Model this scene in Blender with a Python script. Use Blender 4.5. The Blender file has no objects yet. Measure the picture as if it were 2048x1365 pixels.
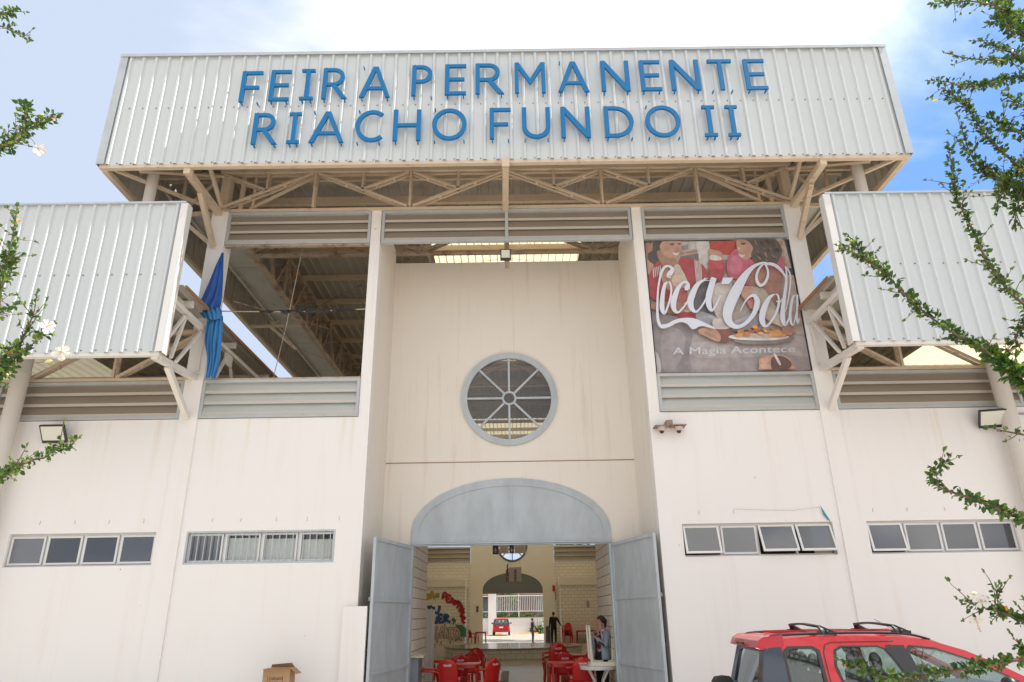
import bpy, bmesh, math, random
from mathutils import Vector, Matrix
from mathutils.geometry import tessellate_polygon
R = math.radians
random.seed(7)
C = bpy.context.scene.collection
scene = bpy.context.scene

# ------------------------------------------------------------------ camera
CAM_F, CAM_P, CAM_R, CAM_Y = 1398.66, 0.3731, -0.0160, 0.0039
CAM = Vector((0.0238, -12.5, 1.85))
FW = Vector((math.sin(CAM_Y)*math.cos(CAM_P), math.cos(CAM_Y)*math.cos(CAM_P), math.sin(CAM_P)))
_rt = Vector((math.cos(CAM_Y), -math.sin(CAM_Y), 0)); _up = _rt.cross(FW)
RT = _rt*math.cos(CAM_R) + _up*math.sin(CAM_R)
UP = -_rt*math.sin(CAM_R) + _up*math.cos(CAM_R)
cd = bpy.data.cameras.new('camera'); cam = bpy.data.objects.new('camera', cd); C.objects.link(cam)
cd.sensor_width = 36; cd.lens = CAM_F/2048*36; cd.clip_start = 0.05; cd.clip_end = 3000
m = Matrix((RT, UP, -FW)).transposed().to_4x4(); m.translation = CAM; cam.matrix_world = m
scene.camera = cam

# ------------------------------------------------------------------ light
SUN = Vector((0.77, -0.06, 1.0)).normalized()
sun_el = math.asin(SUN.z); sun_az = math.atan2(SUN.x, SUN.y)
w = bpy.data.worlds.new('World'); scene.world = w; w.use_nodes = True
nt = w.node_tree; N = nt.nodes; L = nt.links
bg = N['Background']
sky = N.new('ShaderNodeTexSky'); sky.sky_type = 'NISHITA'; sky.sun_disc = False
sky.sun_elevation = sun_el; sky.sun_rotation = sun_az; sky.dust_density = 1.0; sky.air_density = 1.0
tc = N.new('ShaderNodeTexCoord')
def dotnode(v):
    d = N.new('ShaderNodeVectorMath'); d.operation = 'DOT_PRODUCT'
    nrm = N.new('ShaderNodeVectorMath'); nrm.operation = 'NORMALIZE'
    L.new(tc.outputs['Generated'], nrm.inputs[0]); L.new(nrm.outputs[0], d.inputs[0])
    d.inputs[1].default_value = v; return d.outputs['Value']
def math_n(op, a, b=None, clamp=False):
    n = N.new('ShaderNodeMath'); n.operation = op; n.use_clamp = clamp
    for i, x in enumerate((a, b)):
        if x is None: continue
        if isinstance(x, (int, float)): n.inputs[i].default_value = x
        else: L.new(x, n.inputs[i])
    return n.outputs[0]
def maprange(x, a, b, c=0.0, d=1.0):
    n = N.new('ShaderNodeMapRange'); n.interpolation_type = 'SMOOTHSTEP'
    L.new(x, n.inputs[0])
    for i, q in zip((1, 2, 3, 4), (a, b, c, d)): n.inputs[i].default_value = q
    return n.outputs[0]
mp = N.new('ShaderNodeMapping'); mp.inputs['Scale'].default_value = (1.0, 1.6, 2.4); L.new(tc.outputs['Generated'], mp.inputs[0])
nz = N.new('ShaderNodeTexNoise'); nz.inputs['Scale'].default_value = 2.6; nz.inputs['Detail'].default_value = 7; nz.inputs['Roughness'].default_value = .56
nz.inputs['Distortion'].default_value = .5
L.new(mp.outputs[0], nz.inputs['Vector'])
# thin high cloud everywhere to the left, a bright bank overhead in the middle, clear blue to the right
xdir = dotnode((1.0, 0.12, -0.1))
veil = maprange(math_n('ADD', xdir, math_n('MULTIPLY', math_n('SUBTRACT', nz.outputs['Fac'], .5), 1.1)), .50, .12)
bank_d = dotnode(tuple((FW*1.0 + UP*.62 + RT*.09).normalized()))
bank = maprange(math_n('ADD', bank_d, math_n('MULTIPLY', math_n('SUBTRACT', nz.outputs['Fac'], .5), .20)), .86, .985)
behind = maprange(math_n('ADD', dotnode((0.0, 1.0, 0.0)), math_n('MULTIPLY', math_n('SUBTRACT', nz.outputs['Fac'], .5), .5)), .1, -.25)
mix1 = N.new('ShaderNodeMix'); mix1.data_type = 'RGBA'; mix1.inputs['B'].default_value = (4.7, 5.25, 6.1, 1)
L.new(math_n('MULTIPLY', veil, .86), mix1.inputs['Factor'])
mix0 = N.new('ShaderNodeMix'); mix0.data_type = 'RGBA'; mix0.inputs['B'].default_value = (1.5, 3.5, 8.2, 1); mix0.inputs['Factor'].default_value = .7
L.new(sky.outputs[0], mix0.inputs['A']); L.new(mix0.outputs['Result'], mix1.inputs['A'])
mix2 = N.new('ShaderNodeMix'); mix2.data_type = 'RGBA'; mix2.inputs['B'].default_value = (11.5, 11.5, 11.8, 1)
L.new(bank, mix2.inputs['Factor']); L.new(mix1.outputs['Result'], mix2.inputs['A'])
mix3 = N.new('ShaderNodeMix'); mix3.data_type = 'RGBA'; mix3.inputs['B'].default_value = (7.7, 7.7, 7.9, 1)
mixb = N.new('ShaderNodeMix'); mixb.data_type = 'RGBA'; mixb.inputs['A'].default_value = (3.6, 4.2, 5.4, 1); mixb.inputs['B'].default_value = (11.2, 10.8, 10.3, 1)
L.new(maprange(nz.outputs['Fac'], .38, .62), mixb.inputs['Factor']); L.new(mixb.outputs['Result'], mix3.inputs['B'])
L.new(math_n('MULTIPLY', behind, .9), mix3.inputs['Factor']); L.new(mix2.outputs['Result'], mix3.inputs['A'])
L.new(mix3.outputs['Result'], bg.inputs['Color'])
bg.inputs['Strength'].default_value = 0.10
sd = bpy.data.lights.new('sun', 'SUN'); so = bpy.data.objects.new('sun', sd); C.objects.link(so)
sd.energy = 5.0; sd.angle = R(.5); sd.color = (1.0, .95, .87)
so.rotation_euler = SUN.to_track_quat('Z', 'Y').to_euler(); so.location = (20, -20, 40)
scene.view_settings.view_transform = 'Standard'; scene.view_settings.look = 'None'
scene.view_settings.exposure = 0.62; scene.view_settings.gamma = 1.0
scene.render.engine = 'CYCLES'
scene.cycles.max_bounces = 10; scene.cycles.diffuse_bounces = 6; scene.cycles.transparent_max_bounces = 12

# ------------------------------------------------------------------ materials
MATS = {}
def mat(name, col, rough=.6, metal=0.0, noise=0.0, nscale=3.0, stretch=(1, 1, 1), dark=(.5, .45, .4), stain=0.0, stain_col=(.3, .14, .05),
        stain_scale=2.0, stain_lo=.6, stain_hi=.75, bump=0.0, bump_scale=60, spec=.5, coat=0.0, stain_stretch=None):
    if name in MATS: return MATS[name]
    M = bpy.data.materials.new(name); M.use_nodes = True; t = M.node_tree; n = t.nodes; l = t.links
    b = n['Principled BSDF']; b.inputs['Roughness'].default_value = rough; b.inputs['Metallic'].default_value = metal
    b.inputs['Specular IOR Level'].default_value = spec; b.inputs['Coat Weight'].default_value = coat
    b.inputs['Base Color'].default_value = (*col, 1)
    co = n.new('ShaderNodeTexCoord'); cur = None
    def nzt(scale, st, detail=6, rgh=.6):
        mpn = n.new('ShaderNodeMapping'); mpn.inputs['Scale'].default_value = st; l.new(co.outputs['Object'], mpn.inputs[0])
        q = n.new('ShaderNodeTexNoise'); q.inputs['Scale'].default_value = scale; q.inputs['Detail'].default_value = detail; q.inputs['Roughness'].default_value = rgh
        l.new(mpn.outputs[0], q.inputs['Vector']); return q
    if noise:
        q = nzt(nscale, stretch); r = n.new('ShaderNodeMapRange'); r.inputs[1].default_value = .35; r.inputs[2].default_value = .75; r.inputs[3].default_value = 0; r.inputs[4].default_value = noise
        l.new(q.outputs['Fac'], r.inputs[0])
        mx = n.new('ShaderNodeMix'); mx.data_type = 'RGBA'; mx.inputs['A'].default_value = (*col, 1)
        mx.inputs['B'].default_value = (col[0]*dark[0], col[1]*dark[1], col[2]*dark[2], 1)
        l.new(r.outputs[0], mx.inputs['Factor']); cur = mx.outputs['Result']
    if stain:
        q = nzt(stain_scale, stain_stretch or (1, 1, 1), 8, .7); r = n.new('ShaderNodeMapRange')
        for i, v in zip((1, 2, 3, 4), (stain_lo, stain_hi, 0, stain)): r.inputs[i].default_value = v
        l.new(q.outputs['Fac'], r.inputs[0])
        mx = n.new('ShaderNodeMix'); mx.data_type = 'RGBA'; mx.inputs['B'].default_value = (*stain_col, 1)
        if cur: l.new(cur, mx.inputs['A'])
        else: mx.inputs['A'].default_value = (*col, 1)
        l.new(r.outputs[0], mx.inputs['Factor']); cur = mx.outputs['Result']
    if cur: l.new(cur, b.inputs['Base Color'])
    if bump:
        q = nzt(bump_scale, (1, 1, 1), 4, .6); bp = n.new('ShaderNodeBump'); bp.inputs['Strength'].default_value = bump; bp.inputs['Distance'].default_value = .01
        l.new(q.outputs['Fac'], bp.inputs['Height']); l.new(bp.outputs[0], b.inputs['Normal'])
    MATS[name] = M; return M
wall = mat('wall_paint', (.80, .775, .74), .85, noise=.10, nscale=.7, stretch=(1, 1, .5), dark=(.88, .84, .76), stain=.30, stain_col=(.60, .45, .26), stain_scale=1.1,
           stain_lo=.55, stain_hi=.85, stain_stretch=(3.2, 3.2, .22), bump=.12, bump_scale=45)
t = wall.node_tree; n_ = t.nodes; l_ = t.links; bs = n_['Principled BSDF']; co_ = n_.new('ShaderNodeTexCoord'); mp_ = n_.new('ShaderNodeMapping'); mp_.inputs['Scale'].default_value = (5.5, 5.5, .30); l_.new(co_.outputs['Object'], mp_.inputs[0])
q_ = n_.new('ShaderNodeTexNoise'); q_.inputs['Scale'].default_value = 1.0; q_.inputs['Detail'].default_value = 5; l_.new(mp_.outputs[0], q_.inputs['Vector'])
sx_ = n_.new('ShaderNodeSeparateXYZ'); l_.new(co_.outputs['Object'], sx_.inputs[0])
r1 = n_.new('ShaderNodeMapRange'); r1.inputs[1].default_value = 3.9; r1.inputs[2].default_value = 5.3; l_.new(sx_.outputs[2], r1.inputs[0])
r2 = n_.new('ShaderNodeMapRange'); r2.inputs[1].default_value = .56; r2.inputs[2].default_value = .74; r2.inputs[4].default_value = .32; l_.new(q_.outputs['Fac'], r2.inputs[0])
mu = n_.new('ShaderNodeMath'); mu.operation = 'MULTIPLY'; l_.new(r1.outputs[0], mu.inputs[0]); l_.new(r2.outputs[0], mu.inputs[1])
mz = n_.new('ShaderNodeMix'); mz.data_type = 'RGBA'; mz.inputs['B'].default_value = (.58, .40, .20, 1); l_.new(bs.inputs['Base Color'].links[0].from_socket, mz.inputs['A']); l_.new(mu.outputs[0], mz.inputs['Factor'])
vo = n_.new('ShaderNodeTexVoronoi'); vo.inputs['Scale'].default_value = 1.6; l_.new(co_.outputs['Object'], vo.inputs['Vector']); r3 = n_.new('ShaderNodeMapRange'); r3.inputs[1].default_value = .035; r3.inputs[2].default_value = .02; r3.inputs[4].default_value = .6; l_.new(vo.outputs['Distance'], r3.inputs[0])
my = n_.new('ShaderNodeMix'); my.data_type = 'RGBA'; my.inputs['B'].default_value = (.28, .2, .14, 1); l_.new(mz.outputs['Result'], my.inputs['A']); l_.new(r3.outputs[0], my.inputs['Factor']); l_.new(my.outputs['Result'], bs.inputs['Base Color'])
wall_in = mat('recess_paint', (.80, .75, .675), .85, noise=.2, nscale=.8, dark=(.86, .80, .7), stain=.5, stain_col=(.45, .33, .2), stain_scale=1.3, stain_lo=.55, stain_hi=.85, stain_stretch=(4, 4, .2), bump=.12, bump_scale=45)
sheet = mat('metal_sheet', (.57, .605, .605), .27, noise=.22, nscale=1.0, stretch=(1.1, 1.1, .12), dark=(.84, .85, .84), spec=.6, bump=.03, bump_scale=6, stain=.35, stain_col=(.35, .30, .24), stain_scale=2.2, stain_lo=.62, stain_hi=.85, stain_stretch=(3, 3, .4))
tilek = 1
roofin = mat('roof_sheet_metal', (.45, .42, .36), .5, noise=.5, nscale=1.0, stretch=(1.5, .5, 1), dark=(.6, .55, .48))
steel = mat('cream_steel', (.63, .51, .375), .55, noise=.35, nscale=3, dark=(.8, .74, .64), stain=.75, stain_col=(.22, .10, .04), stain_scale=5, stain_lo=.58, stain_hi=.76, bump=.05)
steelw = mat('white_steel', (.72, .68, .62), .5, noise=.3, nscale=3, dark=(.82, .78, .7), stain=.5, stain_col=(.35, .18, .08), stain_scale=5, stain_lo=.64, stain_hi=.8)
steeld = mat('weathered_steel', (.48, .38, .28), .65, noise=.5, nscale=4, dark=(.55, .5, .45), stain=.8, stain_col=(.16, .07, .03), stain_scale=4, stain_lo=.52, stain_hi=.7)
frameg = mat('louvre_frame_paint', (.45, .475, .475), .5, noise=.5, nscale=3, dark=(.75, .74, .72), stain=.8, stain_col=(.36, .18, .07), stain_scale=5, stain_lo=.60, stain_hi=.75)
grey = mat('grey_blue_paint', (.48, .525, .548), .42, noise=.7, nscale=4.5, stretch=(1, 1, .35), dark=(.68, .68, .68), stain=.7, stain_col=(.36, .20, .09), stain_scale=4.5, stain_lo=.68, stain_hi=.8, bump=.04, bump_scale=8)
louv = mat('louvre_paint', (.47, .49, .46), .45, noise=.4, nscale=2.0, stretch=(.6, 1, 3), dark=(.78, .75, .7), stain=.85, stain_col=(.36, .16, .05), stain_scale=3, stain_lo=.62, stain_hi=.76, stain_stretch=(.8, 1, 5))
louvlip = mat('lit_louvre_lip_paint', (.52, .49, .43), .45, noise=.4, nscale=2.0, dark=(.8, .75, .7), stain=.9, stain_col=(.32, .14, .05), stain_scale=3, stain_lo=.60, stain_hi=.72, stain_stretch=(.8, 1, 5))  # lighter than the blades; brightness of the front-facing lip is painted in
louvd = mat('dusty_shaded_louvre_paint', (.31, .26, .205), .5, noise=.4, nscale=2.0, stretch=(.6, 1, 3), dark=(.78, .75, .7), stain=.85, stain_col=(.30, .14, .05), stain_scale=3, stain_lo=.60, stain_hi=.76, stain_stretch=(.8, 1, 5))  # brown dust, with shade of blade and overhang darkened into the colour
flash = mat('flashing_metal', (.47, .51, .53), .35, .2, noise=.3, nscale=3)
alum = mat('aluminium', (.66, .66, .64), .4, .2)
bluep = mat('blue_letter_paint', (.005, .150, .36), .5, spec=.3, noise=.3, nscale=3, dark=(.7, .8, .85))
dark = mat('dark_void', (.035, .035, .035), .8)
black = mat('black_plastic', (.02, .02, .022), .4)
pipew = mat('pipe_paint', (.60, .56, .50), .5, noise=.3, nscale=2, dark=(.85, .82, .76))
redp = mat('red_plastic', (.52, .012, .010), .28, spec=.6, noise=.2, nscale=5, dark=(.75, .6, .6))
whitep = mat('white_plastic', (.78, .77, .73), .35, noise=.15, nscale=4)
whitel = mat('white_print', (.86, .86, .88), .5)
carred = mat('car_red', (.42, .010, .018), .32, coat=.45, spec=.6)
carblk = mat('car_trim_black', (.022, .023, .025), .45, noise=.3, nscale=20)
rubber = mat('rubber', (.02, .02, .02), .8, bump=.3, bump_scale=40)
seatm = mat('seat_cloth', (.05, .055, .07), .9)
card = mat('cardboard', (.42, .26, .14), .85, noise=.2, nscale=6)
tarpm = mat('blue_tarp', (.025, .11, .42), .38, noise=.6, nscale=7, stretch=(1, 1, .3), dark=(1.6, 2.0, 1.45), bump=.5, bump_scale=14)
tarpl = mat('light_blue_tarp', (.06, .27, .60), .38, noise=.6, nscale=7, stretch=(1, 1, .3), dark=(1.7, 1.5, 1.25), bump=.5, bump_scale=14)
leafm = mat('hibiscus_leaf', (.062, .135, .022), .42, noise=.9, nscale=9, dark=(.45, .6, .5), spec=.5)
leafy = mat('young_leaf', (.17, .26, .035), .45, noise=.3, nscale=9, dark=(.8, .8, .6))
bark = mat('twig_bark', (.17, .105, .07), .8, noise=.5, nscale=20)
petal = mat('white_petal', (.86, .84, .74), .6)
skin = mat('skin', (.42, .22, .14), .6)
hairm = mat('dark_hair', (.03, .018, .012), .6)
concrete = mat('concrete_floor', (.40, .36, .30), .22, noise=.5, nscale=1.2, dark=(.75, .72, .68), spec=.5)
ground_m = mat('paving', (.50, .43, .35), .85, noise=.35, nscale=.8, dark=(.8, .78, .75), bump=.2, bump_scale=30)
for nme in ('hibiscus_leaf', 'young_leaf', 'white_petal', 'blue_tarp', 'light_blue_tarp'):
    M = MATS[nme]; t = M.node_tree; b = t.nodes['Principled BSDF']; tr = t.nodes.new('ShaderNodeBsdfTranslucent'); mx = t.nodes.new('ShaderNodeMixShader')
    mx.inputs[0].default_value = .35
    src = b.inputs['Base Color'].links[0].from_socket if b.inputs['Base Color'].links else None
    if src: t.links.new(src, tr.inputs[0])
    else: tr.inputs[0].default_value = b.inputs['Base Color'].default_value
    t.links.new(b.outputs[0], mx.inputs[1]); t.links.new(tr.outputs[0], mx.inputs[2]); t.links.new(mx.outputs[0], t.nodes['Material Output'].inputs[0])
def glass(name, tint, refl=.12, trans=.85, rough=.03):
    M = bpy.data.materials.new(name); M.use_nodes = True; t = M.node_tree; n = t.nodes; l = t.links; n.clear()
    o = n.new('ShaderNodeOutputMaterial'); tr = n.new('ShaderNodeBsdfTransparent'); tr.inputs[0].default_value = (*tint, 1)
    d = n.new('ShaderNodeBsdfPrincipled'); d.inputs['Base Color'].default_value = (tint[0]*.35+.02, tint[1]*.35+.02, tint[2]*.35+.02, 1); d.inputs['Roughness'].default_value = rough
    g = n.new('ShaderNodeBsdfGlossy'); g.inputs['Roughness'].default_value = rough; g.inputs[0].default_value = (.9, .93, .95, 1)
    a = n.new('ShaderNodeMixShader'); a.inputs[0].default_value = trans; l.new(d.outputs[0], a.inputs[1]); l.new(tr.outputs[0], a.inputs[2])
    fr = n.new('ShaderNodeFresnel'); fr.inputs[0].default_value = 1.45
    q = n.new('ShaderNodeMath'); q.operation = 'ADD'; q.inputs[1].default_value = refl; q.use_clamp = True; l.new(fr.outputs[0], q.inputs[0])
    b2 = n.new('ShaderNodeMixShader'); l.new(q.outputs[0], b2.inputs[0]); l.new(a.outputs[0], b2.inputs[1]); l.new(g.outputs[0], b2.inputs[2]); l.new(b2.outputs[0], o.inputs[0])
    MATS[name] = M; return M
g_car = glass('car_glass', (.80, .87, .85), .03, .985)
g_win = glass('window_glass', (.20, .20, .20), .07, .35, .06)
g_wins = [g_win, glass('window_glass_clearer', (.30, .31, .32), .03, .55, .04), glass('window_glass_dusty', (.26, .25, .24), .10, .25, .2), glass('window_glass_dark', (.14, .14, .15), .05, .4, .05)]
g_clear = glass('clear_glass', (.95, .96, .95), .0, .98, .04)
g_round = glass('smoky_glass', (.72, .72, .70), .0, .90, .10)
M = bpy.data.materials.new('translucent_sheet'); M.use_nodes = True; t = M.node_tree; b = t.nodes['Principled BSDF']
b.inputs['Base Color'].default_value = (.70, .62, .42, 1); b.inputs['Roughness'].default_value = .5
tr = t.nodes.new('ShaderNodeBsdfTranslucent'); tr.inputs[0].default_value = (.70, .60, .39, 1); mx = t.nodes.new('ShaderNodeMixShader'); mx.inputs[0].default_value = .72
t.links.new(b.outputs[0], mx.inputs[1]); t.links.new(tr.outputs[0], mx.inputs[2]); t.links.new(mx.outputs[0], t.nodes['Material Output'].inputs[0])
translu = M
def brickmat(name, c1, c2, mortar, bw, bh, ms, off=.5, axis='XZ', rough=.8):
    M = bpy.data.materials.new(name); M.use_nodes = True; t = M.node_tree; n = t.nodes; l = t.links
    co = n.new('ShaderNodeTexCoord'); sp = n.new('ShaderNodeSeparateXYZ'); cb = n.new('ShaderNodeCombineXYZ'); l.new(co.outputs['Object'], sp.inputs[0])
    if axis == 'XY': l.new(sp.outputs[0], cb.inputs[0]); l.new(sp.outputs[1], cb.inputs[1])
    else:
        ad = n.new('ShaderNodeMath'); ad.operation = 'ADD'; l.new(sp.outputs[0], ad.inputs[0]); l.new(sp.outputs[1], ad.inputs[1])
        l.new(ad.outputs[0], cb.inputs[0]); l.new(sp.outputs[2], cb.inputs[1])
    br = n.new('ShaderNodeTexBrick'); br.offset = off; l.new(cb.outputs[0], br.inputs['Vector'])
    br.inputs['Scale'].default_value = 1; br.inputs['Brick Width'].default_value = bw; br.inputs['Row Height'].default_value = bh; br.inputs['Mortar Size'].default_value = ms
    br.inputs['Color1'].default_value = (*c1, 1); br.inputs['Color2'].default_value = (*c2, 1); br.inputs['Mortar'].default_value = (*mortar, 1)
    l.new(br.outputs['Color'], n['Principled BSDF'].inputs['Base Color']); n['Principled BSDF'].inputs['Roughness'].default_value = rough
    bp = n.new('ShaderNodeBump'); bp.inputs['Strength'].default_value = .5; bp.inputs['Distance'].default_value = .01; bp.invert = True
    l.new(br.outputs['Fac'], bp.inputs['Height']); l.new(bp.outputs[0], n['Principled BSDF'].inputs['Normal'])
    MATS[name] = M; return M
block = brickmat('painted_block', (.78, .73, .64), (.74, .69, .60), (.24, .19, .13), .8, .20, .008)
tiles = brickmat('painted_small_block', (.76, .71, .62), (.72, .67, .58), (.36, .31, .23), .4, .20, .008)
lotm = brickmat('lot_paving', (.42, .37, .30), (.36, .32, .26), (.24, .21, .17), .25, .12, .012, axis='XY')
outm = brickmat('forecourt_paving', (.48, .45, .41), (.44, .41, .37), (.3, .25, .2), .4, .4, .01, off=0, axis='XY')

# ------------------------------------------------------------------ mesh helpers
def at(u, v, y):            # a point of the 2048x1365 survey photo on the upright plane Y = y
    d = FW + RT*((u-1024)/CAM_F) - UP*((v-682.5)/CAM_F)
    return CAM + d*((y-CAM.y)/d.y)
class MB:
    def __init__(s): s.v = []; s.f = []; s.m = []; s.sm = []
    def add(s, vs, fs, mi=0, smooth=False):
        o = len(s.v); s.v += [tuple(x) for x in vs]; s.f += [tuple(i+o for i in f) for f in fs]; s.m += [mi]*len(fs); s.sm += [smooth]*len(fs); return s
    def box(s, x0, x1, y0, y1, z0, z1, mi=0):
        x0, x1 = min(x0, x1), max(x0, x1); y0, y1 = min(y0, y1), max(y0, y1); z0, z1 = min(z0, z1), max(z0, z1)
        return s.add([(x0,y0,z0),(x1,y0,z0),(x1,y1,z0),(x0,y1,z0),(x0,y0,z1),(x1,y0,z1),(x1,y1,z1),(x0,y1,z1)],
                     [(0,3,2,1),(4,5,6,7),(0,1,5,4),(1,2,6,5),(2,3,7,6),(3,0,4,7)], mi)
    def bar(s, p, q, w=.08, h=.08, mi=0, up=None):
        p = Vector(p); q = Vector(q); d = (q-p).normalized(); u = Vector(up) if up else (Vector((0,1,0)) if abs(d.y) < .9 else Vector((0,0,1)))
        a = d.cross(u).normalized(); b = a.cross(d).normalized(); vs = []
        for e in (p, q):
            for sa, sb in ((-1,-1),(1,-1),(1,1),(-1,1)): vs.append(e + a*sa*w/2 + b*sb*h/2)
        return s.add(vs, [(3,2,1,0),(4,5,6,7),(0,1,5,4),(1,2,6,5),(2,3,7,6),(3,0,4,7)], mi)
    def tube(s, pts, r, n=8, mi=0, caps=True):
        pts = [Vector(p) for p in pts]; rs = r if isinstance(r, (list, tuple)) else [r]*len(pts); vs = []; fs = []; prev = None
        for i, p in enumerate(pts):
            d = (pts[min(i+1, len(pts)-1)] - pts[max(i-1, 0)]).normalized()
            if prev is None: a = d.orthogonal().normalized()
            else: a = (prev - d*prev.dot(d)).normalized()
            prev = a; b = d.cross(a)
            for k in range(n): t_ = 2*math.pi*k/n; vs.append(p + (a*math.cos(t_) + b*math.sin(t_))*rs[i])
        for i in range(len(pts)-1):
            for k in range(n): fs.append((i*n+k, i*n+(k+1) % n, (i+1)*n+(k+1) % n, (i+1)*n+k))
        s.add(vs, fs, mi, True)
        if caps: s.add(vs[:n], [tuple(range(n-1, -1, -1))], mi); s.add(vs[-n:], [tuple(range(n))], mi)
        return s
    def prism(s, loops, fn, t0=0.0, t1=.01, mi=0, back=True):
        # loops: [outer, hole...] of 2D points; fn(a, b, t) -> 3D
        flat = [p for lp in loops for p in lp]; tris = tessellate_polygon([[Vector((a, b, 0)) for a, b in lp] for lp in loops])
        k = len(flat); vs = [fn(a, b, t0) for a, b in flat]; fs = [tuple(x) for x in tris]
        if back or t1 != t0:
            vs += [fn(a, b, t1) for a, b in flat]
            fs += [tuple(reversed([i+k for i in x])) for x in tris]
            o = 0
            for lp in loops:
                n = len(lp)
                for i in range(n): j = (i+1) % n; fs.append((o+i, o+j, o+j+k, o+i+k))
                o += n
        return s.add(vs, fs, mi)
    def sheet(s, fn, a0, a1, b0, b1, pitch=.25, depth=.04, rib=.085, mi=0, phase=0.0):
        # trapezoidal sheet; fn(a, b, t) -> 3D, ribs along b, standing out by t
        xs = []; a = a0; k = 0
        xs.append((a0, 0))
        c = a0 + pitch*(.5+phase)
        while c + rib/2 < a1:
            xs += [(c-rib/2, 0), (c-rib*.22, depth), (c+rib*.22, depth), (c+rib/2, 0)]; c += pitch
        xs.append((a1, 0)); vs = []
        for x, t_ in xs: vs += [fn(x, b0, t_), fn(x, b1, t_)]
        return s.add(vs, [(2*i, 2*i+2, 2*i+3, 2*i+1) for i in range(len(xs)-1)], mi)
    def sphere(s, c, r, n=10, m_=7, mi=0, sc=(1,1,1)):
        vs = []; fs = []
        for j in range(m_+1):
            th = math.pi*j/m_
            for i in range(n): ph = 2*math.pi*i/n; vs.append((c[0]+r*sc[0]*math.sin(th)*math.cos(ph), c[1]+r*sc[1]*math.sin(th)*math.sin(ph), c[2]+r*sc[2]*math.cos(th)))
        for j in range(m_):
            for i in range(n): fs.append((j*n+i, (j+1)*n+i, (j+1)*n+(i+1) % n, j*n+(i+1) % n))
        return s.add(vs, fs, mi, True)
def obj(name, mb, mats, parent=None, label=None):
    me = bpy.data.meshes.new(name); me.from_pydata(mb.v, [], mb.f)
    for q in (mats if isinstance(mats, (list, tuple)) else [mats]): me.materials.append(q)
    me.polygons.foreach_set('material_index', mb.m); me.polygons.foreach_set('use_smooth', mb.sm); me.update()
    o = bpy.data.objects.new(name, me); C.objects.link(o)
    if parent:
        o.parent = parent
        if parent.type == 'EMPTY': o.matrix_parent_inverse = Matrix.Translation(-parent.location)
    if label: o['label'] = label
    return o
def thing(name, label, cat, loc=(0,0,0), group=None):
    o = bpy.data.objects.new(name, None); C.objects.link(o); o.location = loc; o['label'] = label; o['category'] = cat
    if group: o['group'] = group
    return o
def tag(o, label, cat, group=None):
    o['label'] = label; o['category'] = cat
    if group: o['group'] = group
    return o
def struct(name, mb, m_, kind='structure'):
    o = obj(name, mb, m_); o['kind'] = kind; return o
def dup(root, loc, rz, label, group=None):
    r = root.copy(); C.objects.link(r); r.location = loc; r.rotation_euler = (0, 0, rz); r['label'] = label
    if group: r['group'] = group
    for ch in list(root.children):
        c = ch.copy(); C.objects.link(c); c.parent = r
        for g in list(ch.children):
            d = g.copy(); C.objects.link(d); d.parent = c
    return r
def ribbon(pts, closed=False):
    # pts: (x, y, width) -> one outline polygon
    l = []; r = []
    for i, (x, y, wd) in enumerate(pts):
        a = pts[max(i-1, 0)]; b = pts[min(i+1, len(pts)-1)]; dx, dy = b[0]-a[0], b[1]-a[1]; n = math.hypot(dx, dy) or 1
        l.append((x-dy/n*wd/2, y+dx/n*wd/2)); r.append((x+dy/n*wd/2, y-dx/n*wd/2))
    return l, r
def smooth(pts, n=5):
    out = []; k = len(pts)
    for i in range(k-1):
        p0, p1, p2, p3 = pts[max(i-1, 0)], pts[i], pts[i+1], pts[min(i+2, k-1)]
        for j in range(n):
            t_ = j/n; out.append(tuple(.5*((2*b)+(-a+c)*t_+(2*a-5*b+4*c-d)*t_*t_+(-a+3*b-3*c+d)*t_**3) for a, b, c, d in zip(p0, p1, p2, p3)))
    out.append(tuple(pts[-1])); return out
def arc(cx, cy, rx, ry, a0, a1, n=14):
    return [(cx+rx*math.cos(R(a0+(a1-a0)*i/n)), cy+ry*math.sin(R(a0+(a1-a0)*i/n))) for i in range(n+1)]
def text_mesh(s, size=1.0, bold=0.0):
    cu = bpy.data.curves.new('t', 'FONT'); cu.body = s; cu.size = size; cu.offset = bold; cu.resolution_u = 3
    o = bpy.data.objects.new('t', cu); C.objects.link(o); dg = bpy.context.evaluated_depsgraph_get(); me = bpy.data.meshes.new_from_object(o.evaluated_get(dg))
    vs = [v.co.copy() for v in me.vertices]; fs = [tuple(p.vertices) for p in me.polygons]
    bpy.data.objects.remove(o); bpy.data.curves.remove(cu); bpy.data.meshes.remove(me); return vs, fs

# ------------------------------------------------------------------ ground
def slab(name, x0, x1, y0, y1, z, m_):
    return struct(name, MB().add([(x0,y0,z),(x1,y0,z),(x1,y1,z),(x0,y1,z)], [(0,1,2,3)]), m_)
slab('ground', -700, 700, -700, 900, -.02, ground_m)
slab('forecourt', -30, 30, -26, -.02, 0.0, outm)
slab('parking_lot', -40, 40, 37.3, 66.5, -.012, lotm)
struct('hall_floor', MB().box(-22, 22, .25, 36.3, -.01, .18).box(-1.95, 1.95, -.6, .25, -.01, .14), concrete)
struct('floor_strip', MB().box(-.36, -.14, 5.5, 12.05, .181, .186), mat('floor_strip_dark', (.05, .045, .04), .6))

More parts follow.
